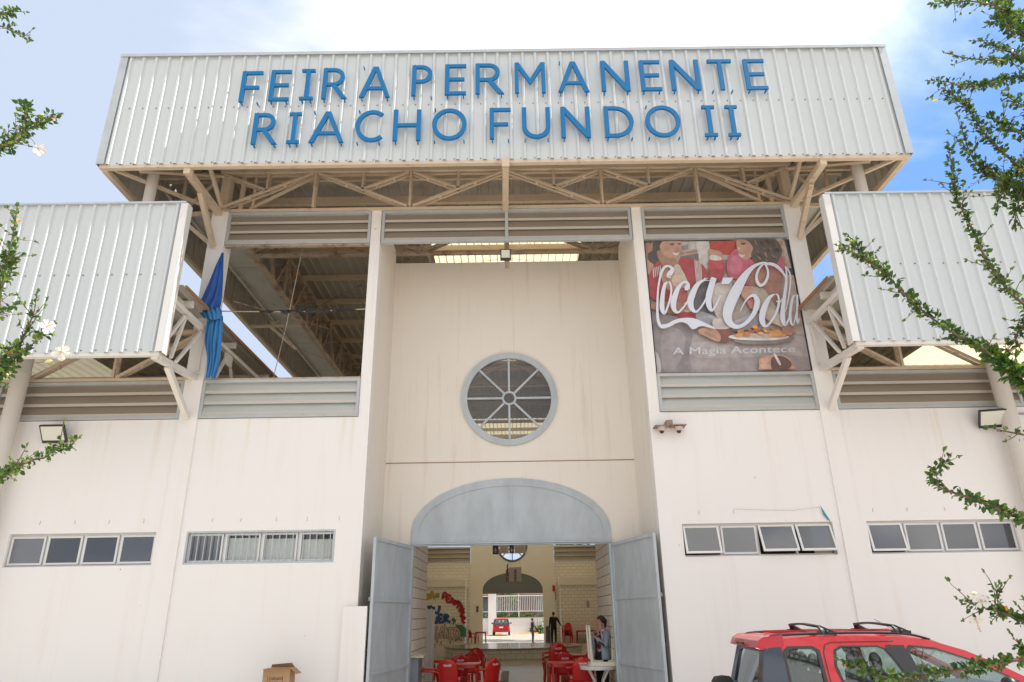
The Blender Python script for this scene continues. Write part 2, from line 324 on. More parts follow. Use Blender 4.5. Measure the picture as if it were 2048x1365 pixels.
# ------------------------------------------------------------------ the hall
hall = thing('market_hall', 'cream walled covered market hall with a raised corrugated metal roof and tall arched entrance', 'building')
BACK = 36.5
PB = 2.58; PO = 2.78; CI = 5.73; CO = 6.07
WINS = [(-8.69, -6.15), (-5.62, -3.04), (2.98, 5.60), (6.19, 8.78)]
WZ = (2.73, 3.28)
def face_wall(y0, y1, sgn, mm):
    # one long front with the window strips left open, up to the sill of the louvres
    mb = MB()
    for side in (-1, 1):
        wn = sorted([(min(abs(a), abs(b)), max(abs(a), abs(b))) for a, b in WINS if (a > 0) == (side > 0)])
        xs = 2.58; segs = []
        cur = 2.58
        for a, b in wn: segs.append((cur, a)); cur = b
        segs.append((cur, 22))
        mb.box(side*2.58, side*22, y0, y1, -.02, WZ[0]); mb.box(side*2.58, side*22, y0, y1, WZ[1], 5.29)
        for a, b in segs: mb.box(side*a, side*b, y0, y1, WZ[0], WZ[1])
    return mb
obj('wall', face_wall(0, .22, -1, wall), wall, hall, 'cream front wall with a strip of four windows each side of the door')
# piers beside the recess and the outer columns
for sx in (-1, 1):
    obj('pier', MB().box(sx*PB, sx*PO, -.004, .25, 5.285, 9.70), wall, hall)
    obj('column', MB().box(sx*CI, sx*CO, -.035, .30, -.02, 9.70), wall, hall)
    obj('recess_side_wall', MB().box(sx*PB, sx*(PB+.19), .245, 1.91, -.02, 9.75), wall_in, hall)
    obj('column', MB().box(sx*12.2, sx*12.5, -.035, .30, -.02, 7.2), wall, hall)
# recess back wall with arch and round window
AW, AZ, AH = 1.98, 3.40, 1.05
arch = [(AW, .0)] + [(AW, 3.30)] + arc(0, AZ, AW, AH, 0, 180, 40) + [(-AW, 3.30), (-AW, 0)]
outer = [(-2.6, 0), (-AW, 0)] + list(reversed(arch[1:-1])) + [(AW, 0), (2.6, 0), (2.6, 9.46), (-2.6, 9.46)]
circ = arc(0, 6.17, 1.01, 1.01, 0, 360, 48)[:-1]
fxz = lambda y: (lambda a, b, t_: (a, y+t_, b))
obj('recess_wall', MB().prism([outer, circ], fxz(1.913), 0, .2), wall_in, hall, 'tall recessed wall over the entrance with round window and arch')
obj('wall_joint', MB().box(-2.57, 2.57, 1.906, 1.912, 4.80, 4.818), mat('joint', (.30, .2, .15), .9), hall)
# round window
rw = obj('round_window', MB().prism([arc(0, 6.17, 1.03, 1.03, 0, 360, 48)[:-1], arc(0, 6.17, .90, .90, 0, 360, 48)[:-1]], fxz(1.86), 0, .10), grey, hall, 'round window with eight grey spokes')
sp = MB().prism([arc(0, 6.17, .155, .155, 0, 360, 24)[:-1], arc(0, 6.17, .115, .115, 0, 360, 24)[:-1]], fxz(1.875), 0, .06)
for k in range(8):
    a = math.pi*k/4; sp.bar((math.cos(a)*.15, 1.905, 6.17+math.sin(a)*.15), (math.cos(a)*.91, 1.905, 6.17+math.sin(a)*.91), .042, .05)
obj('spoke', sp, grey, rw)
obj('pane', MB().prism([arc(0, 6.17, .905, .905, 0, 360, 40)[:-1]], fxz(1.93), 0, .004), g_round, rw)
# arch panel and lintel
lun = arc(0, AZ, AW+.01, AH+.01, 0, 180, 40)+[(-AW-.01, 3.24), (AW+.01, 3.24)]
ap = obj('arch_panel', MB().prism([lun], fxz(1.90), 0, .05), grey, hall, 'plain grey blue panel filling the arch')
li = arc(0, AZ, AW-.14, AH-.14, 0, 180, 40)+[(-AW+.14, 3.36), (AW-.14, 3.36)]
obj('frame', MB().prism([lun, li], fxz(1.885), 0, .013).box(-.03, .03, 1.888, 1.8985, 3.36, 4.31), grey, ap)
obj('lintel', MB().box(-1.97, 1.97, 1.87, 1.96, 3.14, 3.165).box(-1.99, 1.99, 1.84, 1.98, 3.17, 3.20).box(-1.99, 1.99, 1.86, 1.97, 3.205, 3.237), grey, ap)
for sx in (-1, 1): obj('door_jamb', MB().box(sx*1.93, sx*1.99, 1.84, 2.0, 0, 3.135), grey, hall)
# door leaves
def leaf(h, e, sx, label):
    h = Vector(h); e = Vector(e); d = (e-h); ln = d.length; d.normalize(); n = Vector((d.y, -d.x, 0))*(-sx)   # n faces the camera side/inside
    P = lambda s_, z, t_: (h.x+d.x*s_+n.x*t_, h.y+d.y*s_+n.y*t_, z)
    bars = [.20, 1.0, 2.12, 3.11]
    mb = MB()
    def bx(s0, s1, z0, z1, t0, t1, M_=None):
        q = M_ or mb
        q.add([P(s0,z0,t0),P(s1,z0,t0),P(s1,z1,t0),P(s0,z1,t0),P(s0,z0,t1),P(s1,z0,t1),P(s1,z1,t1),P(s0,z1,t1)], [(0,3,2,1),(4,5,6,7),(0,1,5,4),(1,2,6,5),(2,3,7,6),(3,0,4,7)])
    bx(0, .07, .16, 3.13, -.025, .025); bx(ln-.07, ln, .16, 3.13, -.025, .025)
    for z in bars: bx(.071, ln-.071, z-.03, z+.03, -.022, .022)
    o = obj('door', mb, grey, hall, label)
    pm = MB()
    for z0, z1 in zip(bars[:-1], bars[1:]):
        a, b, z0, z1 = .07, ln-.07, z0+.03, z1-.03; c = ((a+b)/2, (z0+z1)/2)
        vs = [P(a,z0,0), P(b,z0,0), P(b,z1,0), P(a,z1,0), P(c[0], c[1], .028)]
        pm.add(vs, [(0,1,4),(1,2,4),(2,3,4),(3,0,4)])
    obj('panel', pm, grey, o)
    hm = MB().tube([P(ln-.05, 1.35, .02), P(ln-.05, 1.35, .07), P(ln-.22, 1.35, .075)], .012, 6); bx(ln-.07, ln-.03, 1.18, 1.42, .025, .035, hm)
    bx(ln-.12, ln+.01, 2.10, 2.16, .025, .05, hm); bx(ln-.10, ln-.05, 1.98, 2.10, .025, .04, hm)
    obj('handle', hm, mat('dull_steel', (.30, .30, .31), .4, .7), o)
    if sx < 0:
        nm = MB(); bx(ln-.95, ln-.83, 1.70, 2.05, .03, .032, nm); obj('notice', nm, whitel, o)
leaf((-1.95, 1.86, 0), (-2.33, -.11, 0), -1, 'left open grey metal door leaf')
leaf((1.98, 1.86, 0), (2.47, -.05, 0), 1, 'right open grey metal door leaf')
# low plinth block by the left leaf
obj('plinth', MB().box(-2.80, -2.40, -.09, -.006, -.02, 2.02), wall, hall)
# louvres
def louvre(x0, x1, z0, z1, y=0.0, n=3, mull=None, par=hall, sm=None):
    f = MB(); t_ = .055
    f.box(x0, x1, y-.03, y+.06, z1-t_, z1).box(x0, x1, y-.03, y+.06, z0, z0+t_).box(x0, x0+t_, y-.027, y+.06, z0+t_, z1-t_).box(x1-t_, x1, y-.027, y+.06, z0+t_, z1-t_)
    for m_ in (mull or []): f.box(m_-t_*.6, m_+t_*.6, y-.034, y+.06, z0+t_, z1-t_)
    o = obj('louvre', f, frameg, par)
    s = MB(); h = (z1-z0-2*t_)/n
    for k in range(n):
        za = z0+t_+k*h; a = x0+t_+.002; b = x1-t_-.002
        # blade: sloping face from the bottom front edge up to the back, with a turned lip
        prof = [(y-.012, za+.0), (y-.012, za+.055), (y+.062, za+h+.045), (y+.078, za+h+.045), (y+.006, za+.048), (y+.006, za)]
        k6 = len(prof); vs = [(a, p, q) for p, q in prof]+[(b, p, q) for p, q in prof]
        s.add(vs, [tuple(range(k6)), tuple(range(2*k6-1, k6-1, -1))]+[(i, i+k6, (i+1) % k6+k6, (i+1) % k6) for i in range(1, k6)]); s.add(vs, [(0, k6, k6+1, 1)], 1)
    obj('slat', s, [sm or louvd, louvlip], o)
    return o
for sx in (-1, 1):
    a, b = sorted((sx*PO+sx*.005, sx*(CI-.005)))
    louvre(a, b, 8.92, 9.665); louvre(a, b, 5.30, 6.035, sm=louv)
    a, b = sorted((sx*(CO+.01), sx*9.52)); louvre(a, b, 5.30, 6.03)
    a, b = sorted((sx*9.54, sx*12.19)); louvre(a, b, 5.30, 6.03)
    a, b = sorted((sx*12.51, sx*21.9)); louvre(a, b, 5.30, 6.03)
    a, b = sorted((sx*2.80, sx*(CI-.005)))
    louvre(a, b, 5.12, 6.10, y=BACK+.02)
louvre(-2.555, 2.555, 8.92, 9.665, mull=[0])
for z in (8.88, 6.037): obj('ledge_frame', MB().box(-5.72, -2.79, -.02, .07, z, z+.03), steeld, hall)
# windows
def window(x0, x1, opens, bars=False):
    z0, z1 = WZ; f = MB(); y = .09
    f.box(x0+.002, x1-.002, y, y+.05, z1-.035, z1-.001).box(x0+.002, x1-.002, y, y+.05, z0+.001, z0+.03)
    wd = (x1-x0)/4
    for k in range(5):
        c = x0+wd*k; c0 = max(x0+.002, c-.018); c1 = min(x1-.002, c+.018); f.box(c0, c1, y-.002, y+.052, z0+.031, z1-.036)
    o = obj('window', f, alum, hall)
    for k in range(4):
        a, b = x0+wd*k+.02, x0+wd*(k+1)-.02; ang = R(opens[k]); zt = z1-.04; H = z1-z0-.075; yy = y-.006
        def P(x, h_, t_): return (x, yy-math.sin(ang)*h_-math.cos(ang)*t_, zt-math.cos(ang)*h_+math.sin(ang)*t_)
        s = MB()
        def bx(xa, xb, ha, hb, t0=0, t1=.028, M_=None):
            (M_ or s).add([P(xa,ha,t0),P(xb,ha,t0),P(xb,hb,t0),P(xa,hb,t0),P(xa,ha,t1),P(xb,ha,t1),P(xb,hb,t1),P(xa,hb,t1)], [(0,3,2,1),(4,5,6,7),(0,1,5,4),(1,2,6,5),(2,3,7,6),(3,0,4,7)])
        e = .032
        bx(a, b, 0, e); bx(a, b, H-e, H); bx(a, a+e, e, H-e); bx(b-e, b, e, H-e)
        so_ = obj('sash', s, whitep if opens[k] else alum, o)
        g = MB(); bx(a+e, b-e, e, H-e, .010, .014, g); obj('pane', g, g_clear if bars and k else random.choice(g_wins), o)
    if bars:
        bb = MB(); n = 20
        bb.box(x0+.003, x1-.003, .0, .028, z0+.001, z0+.03).box(x0+.003, x1-.003, .0, .028, z1-.03, z1-.001).box(x0+.003, x0+.03, .0, .028, z0+.03, z1-.03).box(x1-.03, x1-.003, .0, .028, z0+.03, z1-.03)
        for k in range(4):
            for j in range(5):
                c = x0+wd*k+wd*(j+.75)/5.5; bb.box(c-.006, c+.006, .008, .020, z0+.03, z1-.03)
        obj('security_bars', bb, grey, o)
        pp = MB()
        for k in range(1, 4): pp.box(x0+wd*k+.06, x0+wd*(k+1)-.05, .135, .138, z0+.02, z1-.09-.02*k % 3)
        obj('paper_blind', pp, mat('blind_paper', (.86, .86, .84), .9, noise=.2, nscale=5, dark=(.8, .8, .8)), o, 'white paper blocking three panes')
    obj('room_back', MB().box(x0-.1, x1+.1, 1.2, 1.25, z0-1.4, z1+.6).box(x0-.1, x1+.1, .23, 1.2, z1+.6, z1+.65), mat('dim_room', (.16, .15, .14), .9, noise=.5, nscale=2), o)
window(*WINS[0], (0,0,0,0)); window(*WINS[1], (0,0,0,0), True); window(*WINS[2], (14, 0, 20, 20)); window(*WINS[3], (11, 0, 0, 0))

# ------------------------------------------------------------------ raised roof box
FX, FY0, FY1, FZ0, FZ1 = 7.54, -1.62, 38.4, 9.70, 12.28
fas = obj('fascia', MB().sheet(lambda a, b, t_: (a, FY0-t_, b), -FX+.03, FX-.03, FZ0+.03, FZ1, .2500, .038), sheet, hall, 'white ribbed metal fascia of the raised roof')
MBs = MB()
MBs.sheet(lambda a, b, t_: (-FX-t_, a, b), FY0+.1, FY1, FZ0+.03, FZ1, .25, .038).sheet(lambda a, b, t_: (FX+t_, a, b), FY0+.1, FY1, FZ0+.03, FZ1, .25, .038)
MBs.sheet(lambda a, b, t_: (a, FY1+t_, b), -FX, FX, FZ0+.03, FZ1, .25, .038)
obj('side_cladding', MBs, [mat('cladding_metal', (.50, .47, .42), .5, noise=.4, nscale=2, dark=(.72, .68, .6))], hall)
tr_ = MB(); tr_.box(-FX-.05, FX+.05, FY0-.06, FY0+.08, FZ1+.001, FZ1+.035).box(-FX-.05, FX+.05, FY0-.064, FY0-.052, FZ1-.03, FZ1+.036)
obj('flashing', tr_, flash, fas)
for sx in (-1, 1):
    obj('corner_trim', MB().box(sx*(FX-.10), sx*(FX+.045), FY0-.046, FY0-.041, FZ0+.03, FZ1-.03).box(sx*(FX+.041), sx*(FX+.046), FY0-.041, FY0+.12, FZ0+.03, FZ1-.03), flash, fas)
scr = MB()
for k in range(60):
    x = -FX+.03+.25*k+.05+random.uniform(-.01, .01)
    for z in (11.02, 9.76): scr.box(x-.009, x+.009, FY0-.012, FY0-.001, z-.009, z+.009)
obj('screws', scr, mat('screw_dark', (.12, .12, .12), .5), fas)['kind'] = 'stuff'
rim = MB(); rim.box(-FX, FX, FY0+.002, FY0+.10, FZ0-.03, FZ0+.05).box(-FX, FX, FY1-.12, FY1-.02, FZ0-.05, FZ0+.05)
for sx in (-1, 1): rim.box(sx*(FX-.11), sx*(FX-.01), FY0+.10, FY1-.12, FZ0-.05, FZ0+.05)
rim.box(-FX, FX, FY0+.10, FY0+.17, FZ0+.30, FZ0+.36)
obj('edge_beam', rim, steel, hall)
# roof deck with skylights, and unseen rear ones added to brighten the hall
DZ = 11.0
sky_segs = [(3.15, 13.0), (21.5, 24.8), (26.5, 36.2)]  # last run is out of view, enlarged to brighten the hall
dk = MB(); sk = MB(); fn = lambda a, b, t_: (a, b, DZ-t_)
dk.sheet(fn, -FX, -2.0, FY0+.05, 26.5, .25, .04); dk.sheet(fn, 1.95, FX, FY0+.05, 26.5, .25, .04); dk.sheet(fn, -FX, -5.5, 26.5, FY1-.05, .25, .04); dk.sheet(fn, 5.5, FX, 26.5, FY1-.05, .25, .04)
dk.sheet(fn, -5.5, -2.0, 36.2, FY1-.05, .25, .04); dk.sheet(fn, 1.95, 5.5, 36.2, FY1-.05, .25, .04)
cur = FY0+.05
for a, b in sky_segs: dk.sheet(fn, -2.0, 1.95, cur, a, .25, .04); cur = b
dk.sheet(fn, -2.0, 1.95, cur, FY1-.05, .25, .04)
rd = obj('roof_deck', dk, roofin, hall)
for a, b in sky_segs: obj('skylight', MB().sheet(fn, -2.0, 1.95, a, b, .2, .04), translu, rd)
for a, b in ((-5.5, -2.0), (1.95, 5.5)): obj('skylight', MB().sheet(fn, a, b, 26.5, 36.2, .2, .04), translu, rd)  # added out of view, widening the rear skylight to let in more light
pl = MB(); y = 0.55
k = 0
while y < 38:
    obj('purlin', MB().box(-FX+.12, FX-.12, y-.035, y+.035, DZ-.20, DZ-.045), steel, hall); y += 1.62
# trusses
def dbl(mb, p, q, w_=.045, gap=.06):
    mb.bar((p[0], p[1]-gap, p[2]), (q[0], q[1]-gap, q[2]), w_, w_); mb.bar((p[0], p[1]+gap, p[2]), (q[0], q[1]+gap, q[2]), w_, w_)
    for f_ in (.3, .68):
        c = Vector(p).lerp(Vector(q), f_); mb.box(c.x-.03, c.x+.03, c.y-gap+.02, c.y+gap-.02, c.z-.03, c.z+.03)
def front_truss(y, m_):
    mb = MB(); zb, zt = 9.75, 10.60
    mb.box(-6.05, 6.05, y-.07, y+.07, 9.675, 9.725); mb.box(-6.0, 6.0, y-.10, y-.03, zt, zt+.09); mb.box(-6.0, 6.0, y+.03, y+.10, zt, zt+.09)
    for b in (-6, -2, 2, 6):
        if abs(b) < 6: dbl(mb, (b, y, zb), (b, y, zt))
        for s in (-1, 1):
            if abs(b+s*2) > 4.1: continue
            dbl(mb, (b+s*.06, y, zb), (b+s*1.96, y, zt)); mid = (b+s, y, (zb+zt)/2)
            dbl(mb, mid, (b+s, y, zt)); dbl(mb, mid, (b+s*.05, y, zt-.01))
    for x in (-4, 4): dbl(mb, (x, y, zb), (x, y, zt))
    return obj('front_truss', mb, m_, hall)
front_truss(0.0, steel); front_truss(1.9, steeld)
for s_ in (-1, 1): obj('wind_brace', MB().bar((s_*5.6, 2.0, 10.72), (s_*.2, 6.8, 10.72), .03, .03).bar((s_*.2, 2.0, 10.70), (s_*5.6, 6.8, 10.70), .03, .03), steeld, hall)
mb = MB().box(-6.0, 6.0, .9, 1.0, 10.45, 10.62); mb.box(-FX+.1, FX-.1, -.9, -.82, 10.62, 10.78); obj('cross_beam', mb, steel, hall)
for yy in (12.2, 24.4): front_truss(yy, steeld)
# long trusses on the column lines
for sx in (-1, 1):
    mb = MB(); x = sx*5.9; z0, z1 = 9.74, 10.78
    mb.box(x-.07, x+.07, .12, 37.5, 9.68, 9.76); mb.box(x-.07, x+.07, -1.5, 38.2, z1, z1+.08)
    y = .3; k = 0
    while y < 37:
        mb.bar((x, y, z0), (x, y+.75, z1), .09, .05); mb.bar((x, y+.82, z1), (x, y+1.5, z0), .09, .05)
        if k % 2 == 0: mb.bar((x, y+.78, z0), (x, y+.78, z1), .06, .06)
        y += 1.55; k += 1
    obj('long_truss', mb, steeld if sx < 0 else steel, hall)
    # side panel strip (closed gutter soffit) beside the truss
    y = .3
    while y < 36: obj('gutter_soffit', MB().box(sx*6.02, sx*6.78, y, y+2.55, 9.90, 9.915).box(sx*6.74, sx*6.80, y, y+2.55, 9.84, 9.8995), mat('soffit_panel', (.50, .48, .42), .6, noise=.4, nscale=1.5), hall); y += 2.58
    # cantilever brackets to the side, on the front and every bay
    for y in (.06, 6.1, 12.2, 18.3, 24.4, 30.5, 36.4):
        mb = MB(); mb.bar((sx*5.95, y, 9.70), (sx*7.45, y, 9.70), .07, .07); mb.bar((sx*5.95, y, 10.60), (sx*7.45, y, 10.60), .07, .07)
        mb.bar((sx*6.05, y, 9.76), (sx*6.75, y, 10.55), .05, .05); mb.bar((sx*6.75, y, 9.76), (sx*6.08, y, 10.55), .05, .05); mb.bar((sx*6.8, y, 9.76), (sx*7.42, y, 10.55), .05, .05)
        mb.bar((sx*6.78, y, 9.70), (sx*6.78, y, 10.6), .05, .05)
        mb.bar((sx*6.05, y+.005, 8.98), (sx*6.85, y+.005, 9.68), .075, .075)
        obj('side_bracket', mb, steel, hall)
    mb = MB().box(sx*5.80, sx*5.98, -.02, .18, 9.76, 10.8); mb.bar((sx*5.55, .08, 9.76), (sx*5.55, .08, 10.6), .08, .08); mb.bar((sx*5.3, .08, 9.76), (sx*5.3, .08, 10.6), .05, .05)
    mb.bar((sx*5.35, .06, 9.8), (sx*4.05, .06, 10.58), .05, .05); mb.bar((sx*5.9, -.02, 9.8), (sx*5.9, -1.5, 10.7), .07, .07); mb.bar((sx*6.9, -1.4, 9.75), (sx*5.95, .02, 10.6), .06, .06); mb.bar((sx*7.4, -1.5, 9.75), (sx*6.0, -.0, 9.74), .06, .06)
    obj('corner_strut', mb, steel, hall)
    # knee braces carrying the fascia
    mb = MB(); xx = sx*5.92
    mb.bar((xx, FY0+.04, FZ0-.085), (xx, -.04, 9.64), .12, .11, up=(0,0,1)); mb.box(xx-.075, xx+.075, FY0+.101, FY0+.16, FZ0-.12, FZ0+.02)
    kb = obj('knee_brace', mb, steel, hall); obj('strut', MB().bar((xx, -.95, 9.56), (xx, -.08, 8.86), .11, .09, up=(1,0,0)), steel, kb)
    mb = MB().tube([(sx*6.86, -1.0, 7.5), (sx*6.86, -1.0, 10.9)], .105, 14); obj('downpipe', mb, pipew, hall)
obj('knee_brace', MB().bar((-.0, FY0+.04, FZ0-.085), (-.02, -.04, 9.66), .12, .12, up=(0,0,1)).box(-.07, .07, FY0-.03, FY0+.0, FZ0-.13, FZ0+.05), steel, hall)
for q in ([(-4.30, .6, 9.6), (-4.5, .6, 7.4), (-4.7, .62, 5.9)], [(-5.6, .5, 7.9), (-4.3, 3.0, 8.3)], [(-6.9, 3.5, 9.6), (-5.9, 5.1, 9.7)], [(-6.9, 7, 9.6), (-5.9, 9.1, 9.7)]): obj('cable', MB().tube(q, .008, 5), steeld, hall)

# ------------------------------------------------------------------ wings
WFZ0, WFZ1, WY = 5.985, 8.86, -1.62
for sx in (-1, 1):
    x0, x1 = sorted((sx*5.80, sx*22))
    ph = .0 if sx < 0 else .0
    if sx < 0: fnf = lambda a, b, t_: (-a, WY-t_, b)
    else: fnf = lambda a, b, t_: (a, WY-t_, b)
    wf = obj('wing_fascia', MB().sheet(fnf, 5.80, 22, WFZ0+.02, WFZ1, .2500, .038), sheet, hall, 'white ribbed fascia of the %s wing' % ('left' if sx < 0 else 'right'))
    obj('flashing', MB().box(x0-.03, x1+.03, WY-.06, WY+.06, WFZ1+.001, WFZ1+.035), flash, wf)
    obj('corner_trim', MB().box(sx*5.735, sx*5.86, WY-.046, WY-.040, WFZ0+.02, WFZ1).box(sx*5.73, sx*5.736, WY-.046, WY+.13, WFZ0+.0, WFZ1), mat('trim_white', (.70, .69, .66), .4), wf)
    s2 = MB()
    for k in range(50):
        x = sx*(5.80+.25*k+.06)
        for z in (7.45, 6.05): s2.box(x-.009, x+.009, WY-.012, WY-.001, z-.009, z+.009)
    obj('screws', s2, MATS['screw_dark'], wf)['kind'] = 'stuff'
    mb = MB().box(x0, x1, WY+.002, WY+.10, WFZ0-.035, WFZ0+.03).box(x0, x1, WY+.06, WY+.12, 7.30, 7.38).box(x0, x1, WY+.06, WY+.12, 8.72, 8.8)
    obj('edge_beam', mb, steelw, hall)
    # roof of the wing
    DW = 7.30; dk = MB(); sk = MB()
    fn = (lambda a, b, t_: (-a, b, DW-t_)) if sx < 0 else (lambda a, b, t_: (a, b, DW-t_))
    dk.sheet(fn, 5.66, 9.25, WY+.12, 37.8, .25, .035); dk.sheet(fn, 15.0, 22, WY+.12, 37.8, .25, .035)
    dk.sheet(fn, 9.25, 15.0, WY+.12, 1.9, .25, .035); dk.sheet(fn, 9.25, 15.0, 14, 22, .25, .035); dk.sheet(fn, 9.25, 15.0, 30, 37.8, .25, .035)
    r_ = obj('wing_roof', dk, roofin, hall)
    for ya, yb in ((1.9, 14), (22, 30)): obj('skylight', MB().sheet(fn, 9.25, 15.0, ya, yb, .25, .035), translu, r_)
    obj('roof_edge_board', MB().box(sx*5.63, sx*5.66, WY+.2, 37.8, DW-.03, DW+.03), mat('rusty_edge', (.36, .19, .08), .7, noise=.5, nscale=5), r_)
    for k in range(18): y = -.9+k*2.1; obj('purlin', MB().box(sx*5.72, sx*21.9, y-.03, y+.03, DW-.17, DW-.04), steelw, hall)
    mb = MB(); a_, b_ = sorted((sx*6.0, sx*21.9)); mb.box(a_, b_, -.06, .06, 6.04, 6.09); mb.box(a_, b_, -.06, .06, 6.98, 7.05)
    nodes = [7.40, 9.03, 12.0, 15.0, 18.0]
    dbl(mb, (sx*7.36, 0, 6.1), (sx*5.95, 0, 6.96)); dbl(mb, (sx*7.42, 0, 6.1), (sx*7.42, 0, 6.97)); dbl(mb, (sx*8.98, 0, 6.1), (sx*7.5, 0, 6.97)); dbl(mb, (sx*9.08, 0, 6.1), (sx*10.5, 0, 6.97))
    for b in (12, 15, 18): dbl(mb, (sx*b, 0, 6.1), (sx*(b-1.5), 0, 6.97)); dbl(mb, (sx*b, 0, 6.1), (sx*(b+1.5), 0, 6.97)); dbl(mb, (sx*b, 0, 6.1), (sx*b, 0, 6.97))
    obj('wing_truss', mb, steel, hall)
    # truss along the depth at the inner end of the wing
    mb = MB(); x = sx*5.80; mb.box(x-.05, x+.05, WY+.1, 37.5, 6.96, 7.04); mb.box(x-.04, x+.04, .32, 37.5, 6.06, 6.12)
    for p, q in (((-1.56, 6.15), (-.98, 6.94)), ((-1.22, 6.05), (-.94, 6.94)), ((-1.02, 6.05), (-.22, 6.96)), ((-.18, 6.14), (-.12, 6.94)), ((WY+.2, 6.1), (WY+.2, 6.96))):
        mb.bar((x, p[0], p[1]), (x, q[0], q[1]), .05, .05, up=(1,0,0))
    y = .5; k = 0
    while y < 37:
        mb.bar((x, y, 6.12), (x, y+.55, 6.96), .07, .04, up=(1,0,0)); mb.bar((x, y+.6, 6.96), (x, y+1.15, 6.12), .07, .04, up=(1,0,0))
        mb.box(x-.03, x+.03, y+.45, y+.75, 6.70, 6.96); y += 1.7
    obj('wing_side_truss', mb, steelw, hall)
    mb = MB(); xx = sx*5.90
    mb.bar((xx, WY+.06, 5.96), (xx, -.04, 6.08), .11, .11, up=(0,0,1)); kb = obj('knee_brace', mb, steelw, hall)
    obj('strut', MB().bar((xx, -1.08, 5.94), (xx, -.08, 5.30), .10, .09, up=(1,0,0)), steelw, kb)
    obj('gusset_plate', MB().box(xx-.02, xx+.02, WY+.12, -.75, 7.02, 7.24), steelw, hall)
    mb = MB().tube([(sx*9.0, -.26, -.02), (sx*9.0, -.26, 6.55), (sx*9.0, -.2, 7.2)], .145, 18).tube([(sx*9.0, -.26, 6.10), (sx*9.0, -.26, 6.16)], .158, 18)
    obj('downpipe', mb, pipew, hall)
    obj('wall', MB().box(sx*21.8, sx*22, .25, 37.3, -.02, 7.2), wall, hall)

# ------------------------------------------------------------------ interior and rear front
outer2 = [(-PO, 0), (-AW, 0)] + list(reversed(arch[1:-1])) + [(AW, 0), (PO, 0), (PO, 9.7), (-PO, 9.7)]
rear_m = mat('rear_wall_paint', (.78, .73, .63), .85, noise=.25, nscale=1.2, dark=(.85, .8, .7))
obj('rear_wall', MB().prism([outer2, circ], fxz(BACK), 0, .2), rear_m, hall, 'rear wall with a matching arch and round window')
obj('rear_arch_panel', MB().prism([lun[:-2]+[(-AW-.01, 3.16), (AW+.01, 3.16)]], fxz(BACK+.03), 0, .05), mat('rear_panel', (.16, .17, .17), .6), hall)
rr = obj('rear_round_window', MB().prism([arc(0, 6.17, 1.03, 1.03, 0, 360, 40)[:-1], arc(0, 6.17, .90, .90, 0, 360, 40)[:-1]], fxz(BACK-.02), 0, .10), mat('rear_frame', (.12, .13, .13), .6), hall)
sp = MB()
for k in range(8): a = math.pi*k/4; sp.bar((0, BACK+.02, 6.17), (math.cos(a)*.91, BACK+.02, 6.17+math.sin(a)*.91), .06, .05)
obj('spoke', sp, MATS['rear_frame'], rr)
mb = MB()
for sx in (-1, 1):
    mb.box(sx*PO, sx*22, BACK, BACK+.2, 0, 5.11); mb.box(sx*(PO+.0), sx*5.73, BACK, BACK+.2, 6.11, 6.18)
obj('rear_block_wall', mb, tiles, hall)
for sx in (-1, 1):
    obj('entry_wall', MB().box(sx*1.995, sx*2.2, 2.12, 4.84, 0, 4.9).box(sx*2.2, sx*5.7, 2.12, 2.3, 0, 4.9), block, hall)
    sb = thing('market_stall', 'painted block stall at the far %s of the hall%s' % (('left', ', covered in graffiti') if sx < 0 else ('right', ', bare except one notice')), 'stall', (sx*4.3, 34.5, .18))
    obj('stall_wall', MB().box(sx*3.02, sx*5.75, 34.5, 36.4, .18, 3.55), tiles, sb)
    obj('cap_beam', MB().box(sx*2.98, sx*5.78, 34.44, 36.42, 3.555, 4.02), wall_in, sb)
    if sx > 0: obj('notice', MB().box(4.62, 4.82, 34.49, 34.499, 2.2, 2.6), mat('notice_grey', (.35, .30, .28), .7), sb)
    else: graf_stall = sb
    # middle stalls along both sides of the nave
    for k, (ya, yb) in enumerate(((8, 15), (17.5, 31.0))):
        s3 = thing('market_stall', 'plain block stall on the %s side, %s' % ('left' if sx < 0 else 'right', ('nearest the entrance', 'long one in the middle')[k]), 'stall', (sx*7.3, ya, .18))
        obj('stall_wall', MB().box(sx*6.2, sx*9.2, ya, yb, .18, 3.1), tiles, s3); obj('cap_beam', MB().box(sx*6.15, sx*9.25, ya-.05, yb+.05, 3.105, 3.4), wall_in, s3)
# round stage
st = MB(); n = 40
ring = [(3.0*math.cos(2*math.pi*k/n), 20.9+3.0*math.sin(2*math.pi*k/n)) for k in range(n)]
st.prism([ring], lambda a, b, t_: (a, b, t_), .18, .545)
ring2 = [(3.05*math.cos(2*math.pi*k/n), 20.9+3.05*math.sin(2*math.pi*k/n)) for k in range(n)]
st2 = MB().prism([ring2], lambda a, b, t_: (a, b, t_), .546, .60)
stg = thing('stage', 'low round stage with a polished grey top in the middle of the hall', 'stage', (0, 20.9, .18))
obj('stage_base', st, tiles, stg); obj('stage_top', st2, mat('polished_stone', (.33, .30, .26), .12, noise=.4, nscale=3, spec=.6), stg)

